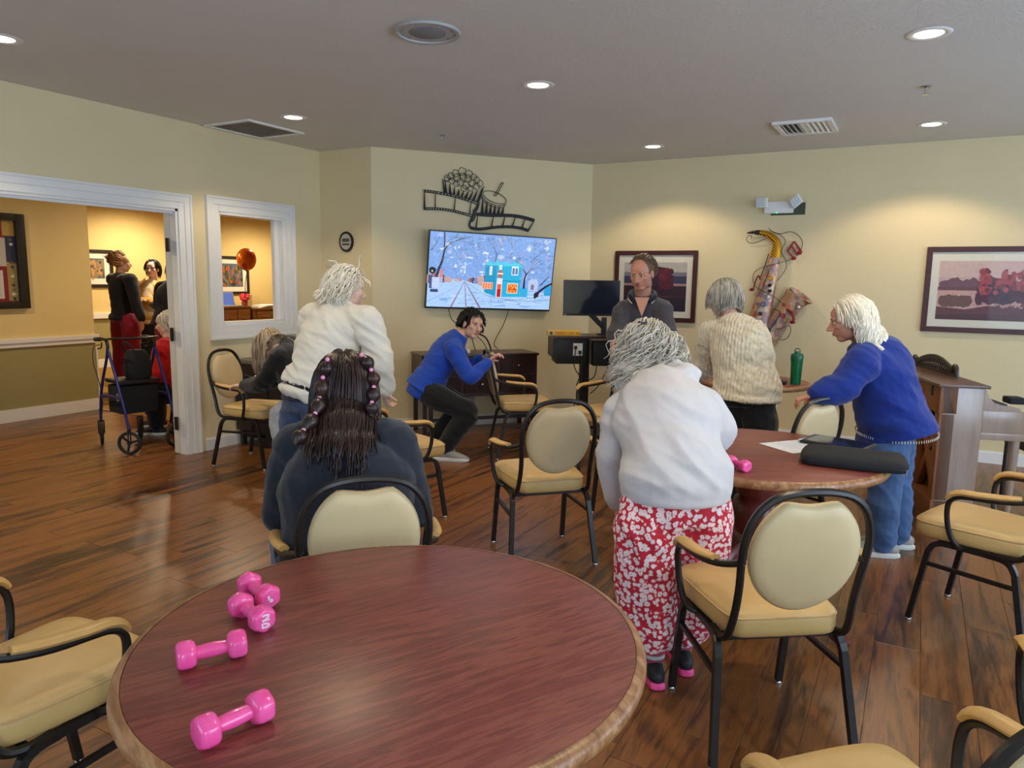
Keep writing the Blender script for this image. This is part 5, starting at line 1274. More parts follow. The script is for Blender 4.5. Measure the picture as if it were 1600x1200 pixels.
def hand(bm, w, d, n, s=1.0, curl=.5, flip=1, spread=1.0):
    """w wrist, d toward the fingers, n out of the palm; curl per joint in radians"""
    d = d.normalized(); n = (n - d*n.dot(d)).normalized(); sd = d.cross(n)*flip
    limb(bm, [w - d*.02*s, w + d*.03*s, w + d*.085*s], [(.027*s, .020*s), (.038*s, .016*s), (.041*s, .013*s)], 3, 12, side=sd)
    for k, (off, ln) in enumerate(((-.030, .072), (-.010, .082), (.010, .077), (.029, .060))):
        base = w + d*(.080 - .004*abs(k-1.5))*s + sd*off*s*spread
        dd = (d + sd*off*1.6*spread).normalized(); pts = [base - dd*.012*s]; a = curl*.35
        p_ = base
        for j, fr in enumerate((.45, .32, .23)):
            v_ = dd*math.cos(a) + n*math.sin(a); pts.append(p_.copy()); p_ = p_ + v_*(ln*fr*s); a += curl
        pts.append(p_)
        limb(bm, pts, [.0095*s, .0092*s, .0085*s, .0078*s, .0066*s], 2, 8)
    tb = w + d*.02*s - sd*.028*s
    td = (d*.62 - sd*.72 + n*.35).normalized()
    limb(bm, [tb, tb + td*.035*s, tb + (td*.8 + n*.3 + d*.3).normalized()*.066*s], [.014*s, .011*s, .008*s], 2, 8)
def head_axes(f, up=V(0, 0, 1)):
    f = f.normalized(); r_ = f.cross(up).normalized(); u_ = r_.cross(f)
    return Matrix(((r_.x, f.x, u_.x), (r_.y, f.y, u_.y), (r_.z, f.z, u_.z)))
def head(bm, c, M, s=1.0, nose=1.0, chin=1.0, jowl=1.0):
    def E(p, r_): ell(bm, c + M @ (Vector(p)*s), [x*s for x in r_], M, 18, 12)
    E((0, -.012, .030), (.077, .097, .087)); E((0, .028, -.030), (.062*jowl, .060, .082)); E((0, .050, -.088), (.032*chin, .032, .027))
    for sg in (-1, 1):
        E((sg*.038*jowl, .014, -.064), (.026*jowl, .042, .036)); E((sg*.041, .060, -.018), (.024, .022, .021)); E((sg*.078, -.006, -.008), (.010, .021, .031))
        E((sg*.011, .096, -.036), (.010, .011, .009)); E((sg*.030, .074, .024), (.024, .014, .010))
    limb(bm, [c + M @ (Vector(q)*s) for q in ((0, .080, .016), (0, .094, -.006), (0, .096 + .017*nose, -.030))], [.009*s, .010*s, .0125*s], 2, 10)
    E((0, .084, -.061), (.024, .012, .012)); E((0, .066, .045), (.05, .02, .03))
def face(c, M, parent, s=1.0, brow='brow', mouth=True, glasses=False):
    W_ = lambda p_: c + M @ (Vector(p_)*s)
    for sg in (-1, 1):
        bm = B(); ell(bm, W_((sg*.031, .0775, .004)), (.0145*s, .0085*s, .0065*s), M, 12, 8); e = obj('eye', bm, 'eye_white', parent)
        bm = B(); ell(bm, W_((sg*.031, .0845, .004)), (.0062*s, .0025*s, .0062*s), M, 10, 6); obj('iris', bm, 'iris', e)
        bm = B(); sweep(bm, [W_(q) for q in ((sg*.014, .086, .0195), (sg*.030, .0865, .026), (sg*.050, .073, .0205))], [.0028*s, .0038*s, .002*s], 6); obj('eyebrow', bm, brow, parent)
        bm = B(); sweep(bm, [W_(q) for q in ((sg*.016, .0835, .005), (sg*.031, .0875, .0115), (sg*.047, .077, .0055))], [.0016*s, .0022*s, .0016*s], 6); obj('eyelid', bm, brow, parent)
    if mouth:
        bm = B(); ell(bm, W_((0, .0925, -.056)), (.021*s, .006*s, .0042*s), M, 12, 6); ell(bm, W_((0, .0925, -.065)), (.018*s, .006*s, .005*s), M, 12, 6); obj('lips', bm, 'lips', parent)
    if glasses:
        bm = B()
        for sg in (-1, 1): sweep(bm, [W_((sg*.033 + .024*math.cos(2*PI*k/16), .098, .002 + .019*math.sin(2*PI*k/16))) for k in range(16)], .0028*s, 6, closed=True)
        for sg in (-1, 1): sweep(bm, [W_((sg*.057, .098, .006)), W_((sg*.079, .07, .006)), W_((sg*.081, -.005, .006))], .0028*s, 6)
        sweep(bm, [W_((-.009, .099, .004)), W_((.009, .099, .004))], .0028*s, 6); obj('glasses', bm, 'black_plastic', parent)
def hair(c, M, parent, mat, strands, cap=(.082, .099, .092), capc=(0, -.022, .030), s=1.0, colliders=(), name='hair', cap_on=True, sides=5):
    """strands: list of dicts root(local dir), flow(local vec), n, step, grav, curl, rad"""
    bm = B()
    cc = c + M @ (Vector(capc)*s); R = Vector(cap)*s
    if cap_on: ell(bm, cc, R*.985, M, 24, 16)
    Mi = M.transposed()
    for st in strands:
        d = Vector(st['root']).normalized(); lp = Vector((d.x*R.x, d.y*R.y, d.z*R.z))
        p_ = cc + M @ lp; fl = M @ Vector(st['flow']).normalized()
        nrm = (M @ Vector((lp.x/R.x**2, lp.y/R.y**2, lp.z/R.z**2))).normalized()
        v_ = (fl - nrm*fl.dot(nrm)*.9 + nrm*st.get('lift', .25)).normalized()
        pts = [p_ - nrm*.006]; step = st['step']*s; rnd = st['rnd']; ph = rnd.uniform(0, 6.28); cu = st.get('curl', 0.0)*s; cf = st.get('cfreq', 1.3)
        for k in range(st['n']):
            v_ = (v_ + V(0, 0, -1)*st.get('grav', .2)).normalized()
            p_ = p_ + v_*step
            l = Mi @ (p_ - cc); q = math.sqrt((l.x/R.x)**2 + (l.y/R.y)**2 + (l.z/R.z)**2)
            lim = st.get('off', 1.03)
            if q < lim:
                l = l*(lim/max(q, 1e-4)); p2 = cc + M @ l; v_ = (v_*.6 + (p2 - p_)/step*.8 + v_*.4).normalized(); p_ = p2
            for a, b_, rad_ in colliders:
                ab = b_ - a; t_ = max(0, min(1, (p_ - a).dot(ab)/ab.length_squared)); e = p_ - (a + ab*t_)
                if e.length < rad_:
                    p_ = a + ab*t_ + e.normalized()*rad_ + st.get('slide', Vector())
            off = Vector()
            if cu:
                x_ = v_.cross(V(.31, .77, .55)).normalized(); y_ = v_.cross(x_); g = min(1, k/2.5)
                off = (x_*math.cos(ph + k*cf) + y_*math.sin(ph + k*cf))*cu*g
            pts.append(p_ + off)
        r0 = st.get('rad', .007)*s; m_ = len(pts); fl_ = st.get('flat', 1.0)
        sweep(bm, pts, [((r0*(1 - .75*(i/(m_-1))**1.6)), (r0*(1 - .75*(i/(m_-1))**1.6))*fl_) for i in range(m_)], sides, cap=True)
    return obj(name, bm, mat, parent, True, 3.0)
def scatter(n, seed, keep):
    r_ = random.Random(seed); out = []
    while len(out) < n:
        v_ = Vector((r_.gauss(0, 1), r_.gauss(0, 1), r_.gauss(0, 1)))
        if v_.length < 1e-3: continue
        v_.normalize()
        if keep(v_): out.append((v_, r_))
    return out
def shoe(parent, ank, d, s=1.0, mat='shoe_grey', sole='shoe_white', z0=0.0):
    d = Vector((d.x, d.y, 0)).normalized(); sd = V(-d.y, d.x, 0)
    b0 = V(ank.x, ank.y, z0) - d*.055*s
    bm = B()
    q = [(0, .045, .034, .040), (.05, .055, .036, .052), (.10, .052, .038, .046), (.16, .040, .043, .034), (.21, .032, .042, .026), (.245, .028, .030, .018)]
    limb(bm, [b0 + d*(x*s) + V(0, 0, z*s) for x, z, a, h in q], [(a*s, h*s) for x, z, a, h in q], 3, 14, side=sd)
    limb(bm, [V(ank.x, ank.y, z0 + .045*s), V(ank.x, ank.y, z0 + .068*s)], [.042*s, .038*s], 2, 12)
    sh = obj('shoe', fuse(bm, .006, 2), mat, parent)
    bm = B(); out = [(-.03, .028), (.03, .036), (.10, .036), (.17, .045), (.22, .042), (.265, .022), (.272, 0)]
    poly = [(x, y) for x, y in out] + [(x, -y) for x, y in out[-2::-1]] + [(-.04, 0)]
    poly = [(p_.x, p_.y) for p_ in catmull([(x, y, 0) for x, y in poly], 2, True)]
    R = []
    for sc, z in ((.94, 0), (1.0, .006), (1.0, .022), (.95, .030)):
        R.append([bm.verts.new(b0 + d*(((x - .11)*sc + .11)*s) + sd*(y*sc*s) + V(0, 0, z*s)) for x, y in poly])
    skin_rings(bm, R); obj('sole', bm, sole, sh)
    return sh
class Person:
    """joints J (world): pelvis chest neck head shL elL wrL shR elR wrR hipL knL anL hipR knR anR"""
    def __init__(s, J, hf, hup=V(0, 0, 1), w=1.0, dp=1.0, arm=1.0, leg=1.0, hs=1.0):
        s.J = {k: (PX(*v) if isinstance(v, tuple) else v) for k, v in J.items()}
        s.M = head_axes(hf, hup); s.w, s.dp, s.arm, s.leg, s.hs = w, dp, arm, leg, hs
        j = s.J
        s.hs_side = (j['hipR'] - j['hipL']).normalized(); s.sh_side = (j['shR'] - j['shL']).normalized()
        s.shw = (j['shR'] - j['shL']).length/2
    def spine(s):
        j = s.J; up = (j['chest'] - j['pelvis']).normalized(); un = (j['neck'] - j['chest']).normalized()
        return [j['pelvis'] - up*.10, j['pelvis'], lerp(j['pelvis'], j['chest'], .5), j['chest'], lerp(j['chest'], j['neck'], .60), j['neck']]
    def torso(s, bm, k=1.0, e=0.0, low=None, waist=1.0, hem=None):
        pts = s.spine(); w, dp = s.w*k, s.dp*k
        r = [(.145*w+e, .110*dp+e), (.172*w+e, .128*dp+e), (.152*w*waist+e, .118*dp*waist+e), (.165*w+e, .120*dp+e), (min(.155*w, s.shw*.86)+e, .098*dp+e), (.060*k+e*.5, .060*k+e*.5)]
        sides = [s.hs_side]*2 + [lerp(s.hs_side, s.sh_side, .5)] + [s.sh_side]*3
        if hem is not None:      # hem: (point, (a, b)) replaces the lowest ring
            pts = pts[1:]; r = r[1:]; sides = sides[1:]
            for h in hem: pts = [h[0]] + pts; r = [h[1]] + r; sides = [s.hs_side] + sides
        q = catmull(pts, 4); rr = catmull([(a, b_, 0) for a, b_ in r], 4); sd = catmull(sides, 4)
        sweep(bm, q, [(c.x, c.y) for c in rr], 22, side=[x for x in sd], round_cap=False)
        j = s.J; nb = lerp(j['chest'], j['neck'], .72)
        limb(bm, [lerp(j['shL'], nb, .06), lerp(lerp(j['shL'], j['shR'], .5), nb, .55), lerp(j['shR'], nb, .06)], [.056*k*s.arm+e, .062*k+e, .056*k*s.arm+e], 5, 14)
    def arms(s, bm, k=1.0, e=0.0, upto=1.0, which='LR', cuff=0.0):
        j = s.J
        for c in which:
            a, b_, d = j['sh'+c], j['el'+c], j['wr'+c]; t = s.arm*k
            if upto < .5:
                limb(bm, [a, lerp(a, b_, .5), lerp(a, b_, upto*2)], [.056*t+e, .050*t+e, .047*t+e+cuff], 4); continue
            wd = lerp(b_, d, (upto-.5)*2)
            limb(bm, [a, lerp(a, b_, .5), lerp(a, b_, .9), lerp(b_, d, .15), lerp(b_, wd, .6), wd], [.056*t+e, .049*t+e, .042*t+e, .041*t+e, .035*t+e, .027*t+e+cuff], 4)
    def legs(s, bm, k=1.0, e=0.0, upto=1.0, which='LR', wide=0.0):
        j = s.J
        for c in which:
            a, b_, d = j['hip'+c], j['kn'+c], j['an'+c]; t = s.leg*k
            d = lerp(b_, d, upto)
            limb(bm, [lerp(a, j['pelvis'], .25) - (a-b_).normalized()*.035, lerp(a, b_, .3), lerp(a, b_, .7), b_, lerp(b_, d, .35), lerp(b_, d, .75), d], [.088*t+e, .088*t+e, .071*t+e+wide*.3, .058*t+e+wide*.6, .056*t+e+wide*.8, .045*t+e+wide, .036*t+e+wide], 4)
    def body(s, name, label, skin, voxel=.007, hands=None, k=.86, arm_k=.95, group=None, neck=1.0, jowl=1.0):
        bm = B(); j = s.J
        s.torso(bm, k); s.arms(bm, arm_k); s.legs(bm, k)
        nv = s.M @ V(0, -.015, -.055)*s.hs
        limb(bm, [j['neck'] - (j['neck']-j['chest']).normalized()*.03, lerp(j['neck'], j['head'] + nv, .5), j['head'] + nv], [.062*neck, .052*s.hs*neck, .052*s.hs*neck], 3)
        head(bm, j['head'], s.M, s.hs, 1.0, 1.0 if jowl == 1.0 else 1.35, jowl)
        for (c, d, n, curl) in (hands or ()): hand(bm, j['wr'+c], Vector(d), Vector(n), s.hs*.98, curl, 1 if c == 'L' else -1)
        me = fuse(bm, voxel, 2)
        s.root = obj(name, me, skin); tag(s.root, label, 'person', group)
        return s.root
    def garment(s, name, mat, fn, voxel=.009, smooth=5, wr=.006, wf=9.0, seed=0.0, label=None, fold=(.45, .35, .8), hz=None):
        bm = B(); fn(bm); o = obj(name, fuse(bm, voxel, smooth, wr, wf, seed, fold, None if hz is None else (lambda q: max(0.0, min(1.0, (q.z - hz)/.06)))), mat, s.root)
        if label: o['label'] = label
        return o
def fd(deg, z=0.0): return V(math.cos(math.radians(deg)), math.sin(math.radians(deg)), z).normalized()
cloth_mat('navy_knit', (34, 38, 50), .9, .15, bmp=.25); cloth_mat('white_denim', (224, 220, 208), .8, .05, bmp=.3); cloth_mat('black_knit', (17, 17, 20), .9, .2)
cloth_mat('blue_jersey', (24, 70, 178), .7, .12); cloth_mat('black_trousers', (20, 21, 25), .85, .2); cloth_mat('grey_polo', (76, 74, 80), .85, .12); cloth_mat('navy_collar', (26, 28, 44), .8)
cloth_mat('hoodie_pale', (203, 199, 200), .85, .05, bmp=.25); cloth_mat('fleece_blue', (26, 48, 128), .95, .14, weave=350, bmp=.3, sheen=.15); cloth_mat('grey_sweat', (160, 164, 174), .9, .06); cloth_mat('red_fleece', (196, 26, 34), .9, .1)
cloth_mat('crimson_scrub', (150, 30, 52), .85, .1); cloth_mat('dark_hoodie', (28, 30, 38), .9, .15); cloth_mat('mustard_knit', (206, 150, 62), .9, .12); cloth_mat('cream_blouse', (226, 210, 176), .85, .06); cloth_mat('charcoal', (40, 40, 44), .9, .12); cloth_mat('navy_shirt', (38, 42, 62), .85, .1)
m = cloth_mat('denim', (66, 96, 142), .8, .28, weave=900, bmp=.35); cloth_mat('denim_dark', (62, 78, 108), .8, .25, weave=900)
simple('shoe_grey', (150, 148, 142), .7, var=.15, vscale=40); simple('shoe_white', (214, 214, 210), .6); simple('shoe_black', (26, 26, 30), .6); simple('sole_pink', (232, 70, 140), .5); simple('bead_pink', (236, 150, 190), .3)
m, nt, b = nmat('floral'); v = coords(nt); vo = nt.nodes.new('ShaderNodeTexVoronoi'); vo.inputs['Scale'].default_value = 52; vo.inputs['Randomness'].default_value = .75
ds = noise_tex(nt, v, 120, 1); ad = N(nt, 'ShaderNodeMix', data_type='VECTOR'); ad.inputs[0].default_value = .012
nt.links.new(v, ad.inputs[4])
cm = nt.nodes.new('ShaderNodeTexNoise'); cm.inputs['Scale'].default_value = 90; nt.links.new(v, cm.inputs['Vector']); nt.links.new(cm.outputs['Color'], ad.inputs[5]); nt.links.new(ad.outputs[1], vo.inputs['Vector'])
nt.links.new(ramp(nt, vo.outputs['Distance'], [(0, lin((210, 60, 80))), (.11, lin((214, 70, 88))), (.15, lin((242, 226, 226))), (.47, lin((236, 214, 216))), (.54, lin((196, 34, 56))), (1, lin((186, 28, 50)))]), b.inputs['Base Color'])
b.inputs['Roughness'].default_value = .85; bump(nt, b, noise_tex(nt, v, 20, 3), .3, .01)
m, nt, b = nmat('cable_knit'); b.inputs['Base Color'].default_value = lin((224, 214, 188)); b.inputs['Roughness'].default_value = .9; b.inputs['Sheen Weight'].default_value = .3
v = coords(nt); nt.links.new(ramp(nt, noise_tex(nt, v, 30, 3), [(.3, lin((206, 194, 164))), (.7, lin((232, 224, 202)))]), b.inputs['Base Color'])
w1 = nt.nodes.new('ShaderNodeTexVoronoi'); w1.inputs['Scale'].default_value = 48; mp = nt.nodes.new('ShaderNodeMapping'); mp.inputs['Scale'].default_value = (1, 1, .62); nt.links.new(v, mp.inputs[0]); nt.links.new(mp.outputs[0], w1.inputs['Vector'])
w2 = nt.nodes.new('ShaderNodeTexWave'); w2.inputs['Scale'].default_value = 14; w2.bands_direction = 'X'; w2.inputs['Distortion'].default_value = 2.0; w2.inputs['Detail'].default_value = 0; nt.links.new(v, w2.inputs['Vector'])
mx = N(nt, 'ShaderNodeMix', data_type='FLOAT'); mx.inputs[0].default_value = .30; nt.links.new(w1.outputs['Distance'], mx.inputs[2]); nt.links.new(w2.outputs['Fac'], mx.inputs[3]); bump(nt, b, mx.outputs[0], 1.0, .012)
# ---------------- 1: seated dark-haired woman seen from behind
P1 = Person(dict(pelvis=(545, 885, 2.40), chest=(541, 752, 2.45), neck=(538, 672, 2.52), head=(538, 604, 2.58),
    shL=(468, 698, 2.50), elL=(440, 800, 2.56), wrL=(470, 838, 2.78), shR=(612, 694, 2.50), elR=(645, 795, 2.56), wrR=(652, 800, 2.80),
    hipL=(500, 895, 2.46), knL=(455, 845, 2.88), anL=(470, 985, 2.92), hipR=(592, 892, 2.46), knR=(610, 830, 2.92), anR=(605, 960, 2.96)), fd(137, -.05), w=1.28, dp=1.25, arm=1.32, leg=1.25)
r1 = P1.body('person', 'seated woman with long dark hair and beaded braids, back to us', 'skin_light', .007, [('R', fd(137, -.5), V(0, 0, -1), .4), ('L', fd(137, -.5), V(0, 0, -1), .4)])
P1.garment('sweater', 'navy_knit', lambda bm: (P1.torso(bm, 1.0, .014), P1.arms(bm, 1.0, .014, .97)), .009, 3, 0.0075, 13, 1)
P1.garment('jeans', 'denim', lambda bm: P1.legs(bm, 1.0, .008), .010, 3, 0.0063, 14, 2)
for c in 'LR': shoe(r1, P1.J['an'+c], fd(137), .95, 'shoe_black', 'shoe_white')
j = P1.J
st = []
for d, r_ in scatter(760, 21, lambda q: q.y < .35 and q.z > -.55 and not (q.y > 0 and q.z < .3)):
    low = d.y < -.15 and abs(d.x) < .60
    st.append(dict(root=d, flow=(d.x*.05, -.35, -.9), n=(8 + int(r_.random()**1.6*10)) if low else 11 + int(r_.random()*4), step=.020, grav=.30, rad=.0080, flat=.4, rnd=r_, lift=.03, curl=.006, cfreq=.35, slide=-fd(137)*.016 - AX_R*(.006*r_.random() + d.x*.004)))
col1 = [(j['pelvis'], lerp(j['chest'], j['neck'], .15), .178), (j['chest'], lerp(j['chest'], j['neck'], .75), .140), (lerp(j['chest'], j['neck'], .6), j['neck'] + V(0, 0, .06), .080)]
hair(j['head'], P1.M, r1, 'hair_brown', st, (.084, .102, .096), colliders=col1)
beadsL = [(513, 562, 2.46), (506, 590, 2.45), (501, 622, 2.43), (494, 646, 2.38), (476, 672, 2.33)]; beadsR = [(566, 555, 2.50), (581, 578, 2.50), (585, 605, 2.49), (582, 629, 2.46)]
for ch in (beadsL, beadsR):
    bm = B(); pts = [PX(*q) for q in ch]; pts.append(pts[-1] + (pts[-1]-pts[-2])*.8)
    for a, b_ in zip(pts, pts[1:]):
        n_ = 7; limb(bm, [lerp(a, b_, k/(n_-1)) for k in range(n_)], [.006 + .019*math.sin(PI*k/(n_-1)) for k in range(n_)], 2, 10)
    br = obj('bubble_braid', bm, 'hair_brown', r1)
    for q in pts[:-1]: bm = B(); ell(bm, q - AX_W*.012, (.0075, .0075, .0075), None, 10, 7); obj('bead', bm, 'bead_pink', br)
# parting lines on the scalp
for pts in ([(-.070, -.062, .060), (-.045, -.092, .072), (0, -.104, .078), (.045, -.092, .072), (.070, -.062, .060)], [(0, -.102, .080), (.004, -.085, .100), (.0, -.05, .118)]):
    bm = B(); q = catmull([j['head'] + P1.M @ (Vector(p_)*1.03) for p_ in pts], 4); sweep(bm, q, (.0022, .0012), 6); obj('parting', bm, 'skin_light', r1)
# ---------------- 2: woman in cream denim jacket
f2 = fd(72)
P2 = Person(dict(pelvis=(487, 612, 4.16), chest=(516, 535, 4.18), neck=(534, 480, 4.20), head=(543, 451, 4.24),
    shL=(490, 497, 4.34), elL=(478, 560, 4.50), wrL=(530, 600, 4.62), shR=(572, 502, 4.08), elR=(597, 566, 4.08), wrR=(600, 608, 4.16),
    hipL=(466, 628, 4.24), knL=(470, 735, 4.26), anL=(478, 838, 4.24), hipR=(506, 630, 4.10), knR=(504, 740, 4.12), anR=(508, 848, 4.08)), fd(66, -.15), w=1.12, dp=1.1, arm=1.15, leg=1.1)
r2 = P2.body('person', 'white-haired woman in a cream denim jacket leaning on a chair', 'skin_pale', .007, [('R', V(-.1, .35, -.9), V(.3, .8, 0), .9), ('L', V(.3, .8, -.4), V(0, 0, -1), .6)])
P2.garment('jacket', 'white_denim', lambda bm: (P2.torso(bm, 1.0, .022, hem=[(P2.J['pelvis'] + V(0, 0, .02), (.20, .165))]), P2.arms(bm, 1.06, .018, .98, cuff=.006), limb(bm, [lerp(P2.J['neck'], P2.J['shL'], .3) + V(0, 0, .035), P2.J['neck'] - f2*.055 + V(0, 0, .045), lerp(P2.J['neck'], P2.J['shR'], .3) + V(0, 0, .035)], [.022, .026, .022], 4)), .008, 3, 0.0137, 14, 3)
P2.garment('undershirt', 'navy_shirt', lambda bm: band(bm, [P2.J['pelvis'] + V(0, 0, .05), P2.J['pelvis'] - V(0, 0, .04)], [(.172, .140), (.190, .156)], P2.hs_side), .009, 3, .004, 9, 4)
P2.garment('jeans', 'denim_dark', lambda bm: (P2.legs(bm, 1.0, .014, .97, wide=.012), band(bm, [P2.J['pelvis'] + V(0, 0, .02), P2.J['pelvis'] - V(0, 0, .10)], [(.185, .15), (.175, .14)], P2.hs_side)), .009, 3, 0.0075, 14, 5)
for c in 'LR': shoe(r2, P2.J['an'+c], fd(75), .95)
st = []
for d, r_ in scatter(460, 22, lambda q: not (q.y > .30 and q.z < .55) and q.z > -.75):
    st.append(dict(root=d, flow=(d.x + r_.uniform(-.3, .3), -.55, -.35 + r_.uniform(-.2, .2)), n=8, step=.013, grav=.16, rad=.0075, flat=.6, rnd=r_, lift=.22, curl=.006, cfreq=.9))
for k in range(5):
    r_ = random.Random(300 + k); st.append(dict(root=(-.5 + .05*k, -.3, .9), flow=(-.8 + .1*k, -.2, .5), n=10, step=.014, grav=.16, rad=.006, rnd=r_, lift=.9, curl=.003))
hair(P2.J['head'], P2.M, r2, 'hair_white', st, (.087, .103, .097))
# ---------------- 3: woman in black bent over the chair by the window
chair(-3.86, 3.985, 190, 'tan armchair hidden behind the woman in the cream jacket, under the woman in black')
P3 = Person(dict(pelvis=(492, 636, 5.40), chest=(462, 580, 5.46), neck=(438, 546, 5.50), head=(420, 541, 5.56),
    shL=(437, 562, 5.34), elL=(410, 600, 5.40), wrL=(382, 602, 5.60), shR=(452, 540, 5.66), elR=(430, 592, 5.80), wrR=(405, 600, 5.9),
    hipL=(488, 648, 5.32), knL=(440, 648, 5.36), anL=(458, 742, 5.30), hipR=(492, 642, 5.50), knR=(448, 642, 5.56), anR=(462, 735, 5.52)), fd(200, -.75), w=1.1, dp=1.1, arm=1.1, leg=1.1)
r3 = P3.body('person', 'woman in black with long ash hair bending toward a chair by the window', 'skin_pale', .007, [('L', fd(188, -.1), V(0, 0, -1), .5), ('R', fd(188, -.1), V(0, 0, -1), .5)])
P3.garment('sweater', 'black_knit', lambda bm: (P3.torso(bm, 1.0, .016), P3.arms(bm, 1.02, .016, .97)), .009, 3, 0.0100, 13, 6)
P3.garment('sweatpants', 'grey_sweat', lambda bm: P3.legs(bm, 1.08, .012, .95, wide=.018), .010, 3, 0.0088, 14, 7)
for c in 'LR': shoe(r3, P3.J['an'+c], fd(190), .92, 'shoe_black', 'shoe_white')
st = [dict(root=d, flow=(d.x*.8, -.1 + d.y*.3, -.3), n=15, step=.017, grav=.35, rad=.0075, flat=.6, rnd=r_, lift=.12, curl=.004, cfreq=.6) for d, r_ in scatter(300, 23, lambda q: not (q.y > .55 and q.z < .4) and q.z > -.5)]
hair(P3.J['head'], P3.M, r3, 'hair_ash', st, (.084, .101, .093), colliders=[(P3.J['chest'], P3.J['neck'], .12), (P3.J['shL'], P3.J['shR'], .075)])
# ---------------- 4: man in blue crouching behind a chair
to_cam = lambda p_: (V(0, 0, CAM_H) - p_).normalized()
J4 = dict(pelvis=(664, 606, 6.24), chest=(694, 556, 6.24), neck=(720, 522, 6.22), head=(738, 508, 6.20),
    shL=(708, 530, 6.40), elL=(728, 578, 6.44), wrL=(752, 560, 6.36), shR=(708, 545, 6.06), elR=(734, 592, 6.00), wrR=(763, 565, 6.12),
    hipL=(664, 606, 6.34), knL=(724, 636, 6.42), anL=(672, 690, 6.42), hipR=(664, 610, 6.14), knR=(733, 644, 6.06), anR=(692, 702, 6.14))
h4 = PX(738, 508, 6.20); f4 = (to_cam(h4)*.80 + AX_R*.58 + V(0, 0, -.12)).normalized()
P4 = Person(J4, f4, (V(0, 0, 1) + AX_R*.30).normalized(), w=1.0, dp=1.0, arm=1.05, leg=1.05)
r4 = P4.body('person', 'young dark-haired man in a blue long-sleeved shirt crouching behind a chair', 'skin_light', .005, [('R', AX_R*.75 + V(0, 0, .55), -AX_W*.2 + V(0, 0, -1), .75), ('L', AX_R*.6 + V(0, 0, .3), V(0, 0, -1), .8)])
up4 = (P4.J['chest'] - P4.J['pelvis']).normalized()
P4.garment('shirt', 'blue_jersey', lambda bm: (P4.torso(bm, 1.0, .014), band(bm, [P4.J['pelvis'] + up4*.12, P4.J['pelvis'] - up4*.03], [(.172, .140), (.196, .176)], P4.hs_side), P4.arms(bm, 1.04, .014, .96)), .0085, 3, 0.0088, 13, 8)
P4.garment('trousers', 'black_trousers', lambda bm: (P4.legs(bm, 1.04, .012, .94, wide=.016), band(bm, [P4.J['pelvis'] + V(0, 0, .03), P4.J['pelvis'] - V(0, 0, .05)], [(.15, .12), (.15, .12)], P4.hs_side)), .009, 3, 0.0088, 14, 9)
for c in 'LR': shoe(r4, P4.J['an'+c], AX_R*.93 - AX_W*.2, 1.05)
face(P4.J['head'], P4.M, r4, 1.0, 'brow')
st = [dict(root=d, flow=(d.x*.7 + .35, .25 + d.y*.4, -.15), n=6, step=.013, grav=.08, rad=.008, flat=.6, rnd=r_, lift=.20, curl=.004) for d, r_ in scatter(420, 24, lambda q: (q.z > .30 or q.y < .0) and q.z > -.45 and not (q.y > .25 and q.z < .72))]
hair(P4.J['head'], P4.M, r4, 'hair_black', st, (.086, .100, .096))
# ---------------- 5: man in grey polo
h5 = PX(1002, 424, 6.02); f5 = (to_cam(h5)*.9 - AX_R*.42 + V(0, 0, -.30)).normalized()
P5 = Person(dict(pelvis=(1002, 552, 6.34), chest=(1003, 497, 6.20), neck=(1004, 459, 6.10), head=(1003, 427, 6.0),
    shL=(1036, 483, 6.06), elL=(1044, 530, 5.96), wrL=(1030, 575, 5.82), shR=(973, 485, 6.16), elR=(961, 532, 6.02), wrR=(962, 574, 5.86),
    hipL=(1018, 560, 6.32), knL=(1020, 650, 6.36), anL=(1020, 722, 6.36), hipR=(984, 560, 6.36), knR=(984, 650, 6.40), anR=(984, 718, 6.42)), f5, w=1.16, dp=1.12, arm=1.08, leg=1.1, hs=1.14)
r5 = P5.body('person', 'grey-haired man in a grey polo shirt standing behind a chair, looking down', 'skin_ruddy', .0055, [('L', V(.0, -.3, -.95), AX_R*-1, .5), ('R', V(0, -.3, -.95), AX_R, .5)], neck=1.16, jowl=1.14)
P5.garment('polo_shirt', 'grey_polo', lambda bm: (P5.torso(bm, 1.0, .016), P5.arms(bm, 1.06, .016, .43, cuff=.014)), .009, 3, 0.0088, 12, 10)
fw5 = (-AX_W + V(0, 0, -.2) - AX_R*.2).normalized(); n5 = P5.J['neck']
P5.garment('collar', 'navy_collar', lambda bm: (limb(bm, [n5 + fw5*.110 - AX_R*.062 - V(0, 0, .055), n5 + fw5*.070 - AX_R*.098 - V(0, 0, .020), n5 - AX_R*.090 - fw5*.03 + V(0, 0, .012), n5 - fw5*.085 + V(0, 0, .03), n5 + AX_R*.090 - fw5*.03 + V(0, 0, .012), n5 + fw5*.070 + AX_R*.100 - V(0, 0, .020), n5 + fw5*.110 + AX_R*.066 - V(0, 0, .055)], [.014, .020, .018, .018, .018, .020, .014], 3, 10),), .005, 1)
for sg in (-1, 1):
    bm = B(); sweep(bm, catmull([n5 + fw5*.060 + AX_R*(.120*sg) - V(0, 0, .018), n5 + fw5*.095 + AX_R*(.108*sg) - V(0, 0, .042), n5 + fw5*.122 + AX_R*(.080*sg) - V(0, 0, .070)], 3), .0032, 6); obj('collar_stripe', bm, 'white_denim', r5)
P5.garment('trousers', 'charcoal', lambda bm: P5.legs(bm, 1.05, .014, .97, wide=.015), .011, 3, 0.0063, 14, 11)
bm = B(); prism(bm, [(-.060, .03), (.060, .03), (.004, -.13)], 0, .004, frame3(n5 + fw5*.124 - V(0, 0, .050), AX_R, (V(0, 0, 1) + fw5*-.25).normalized())); obj('open_neck', bm, 'skin_ruddy', r5, False)
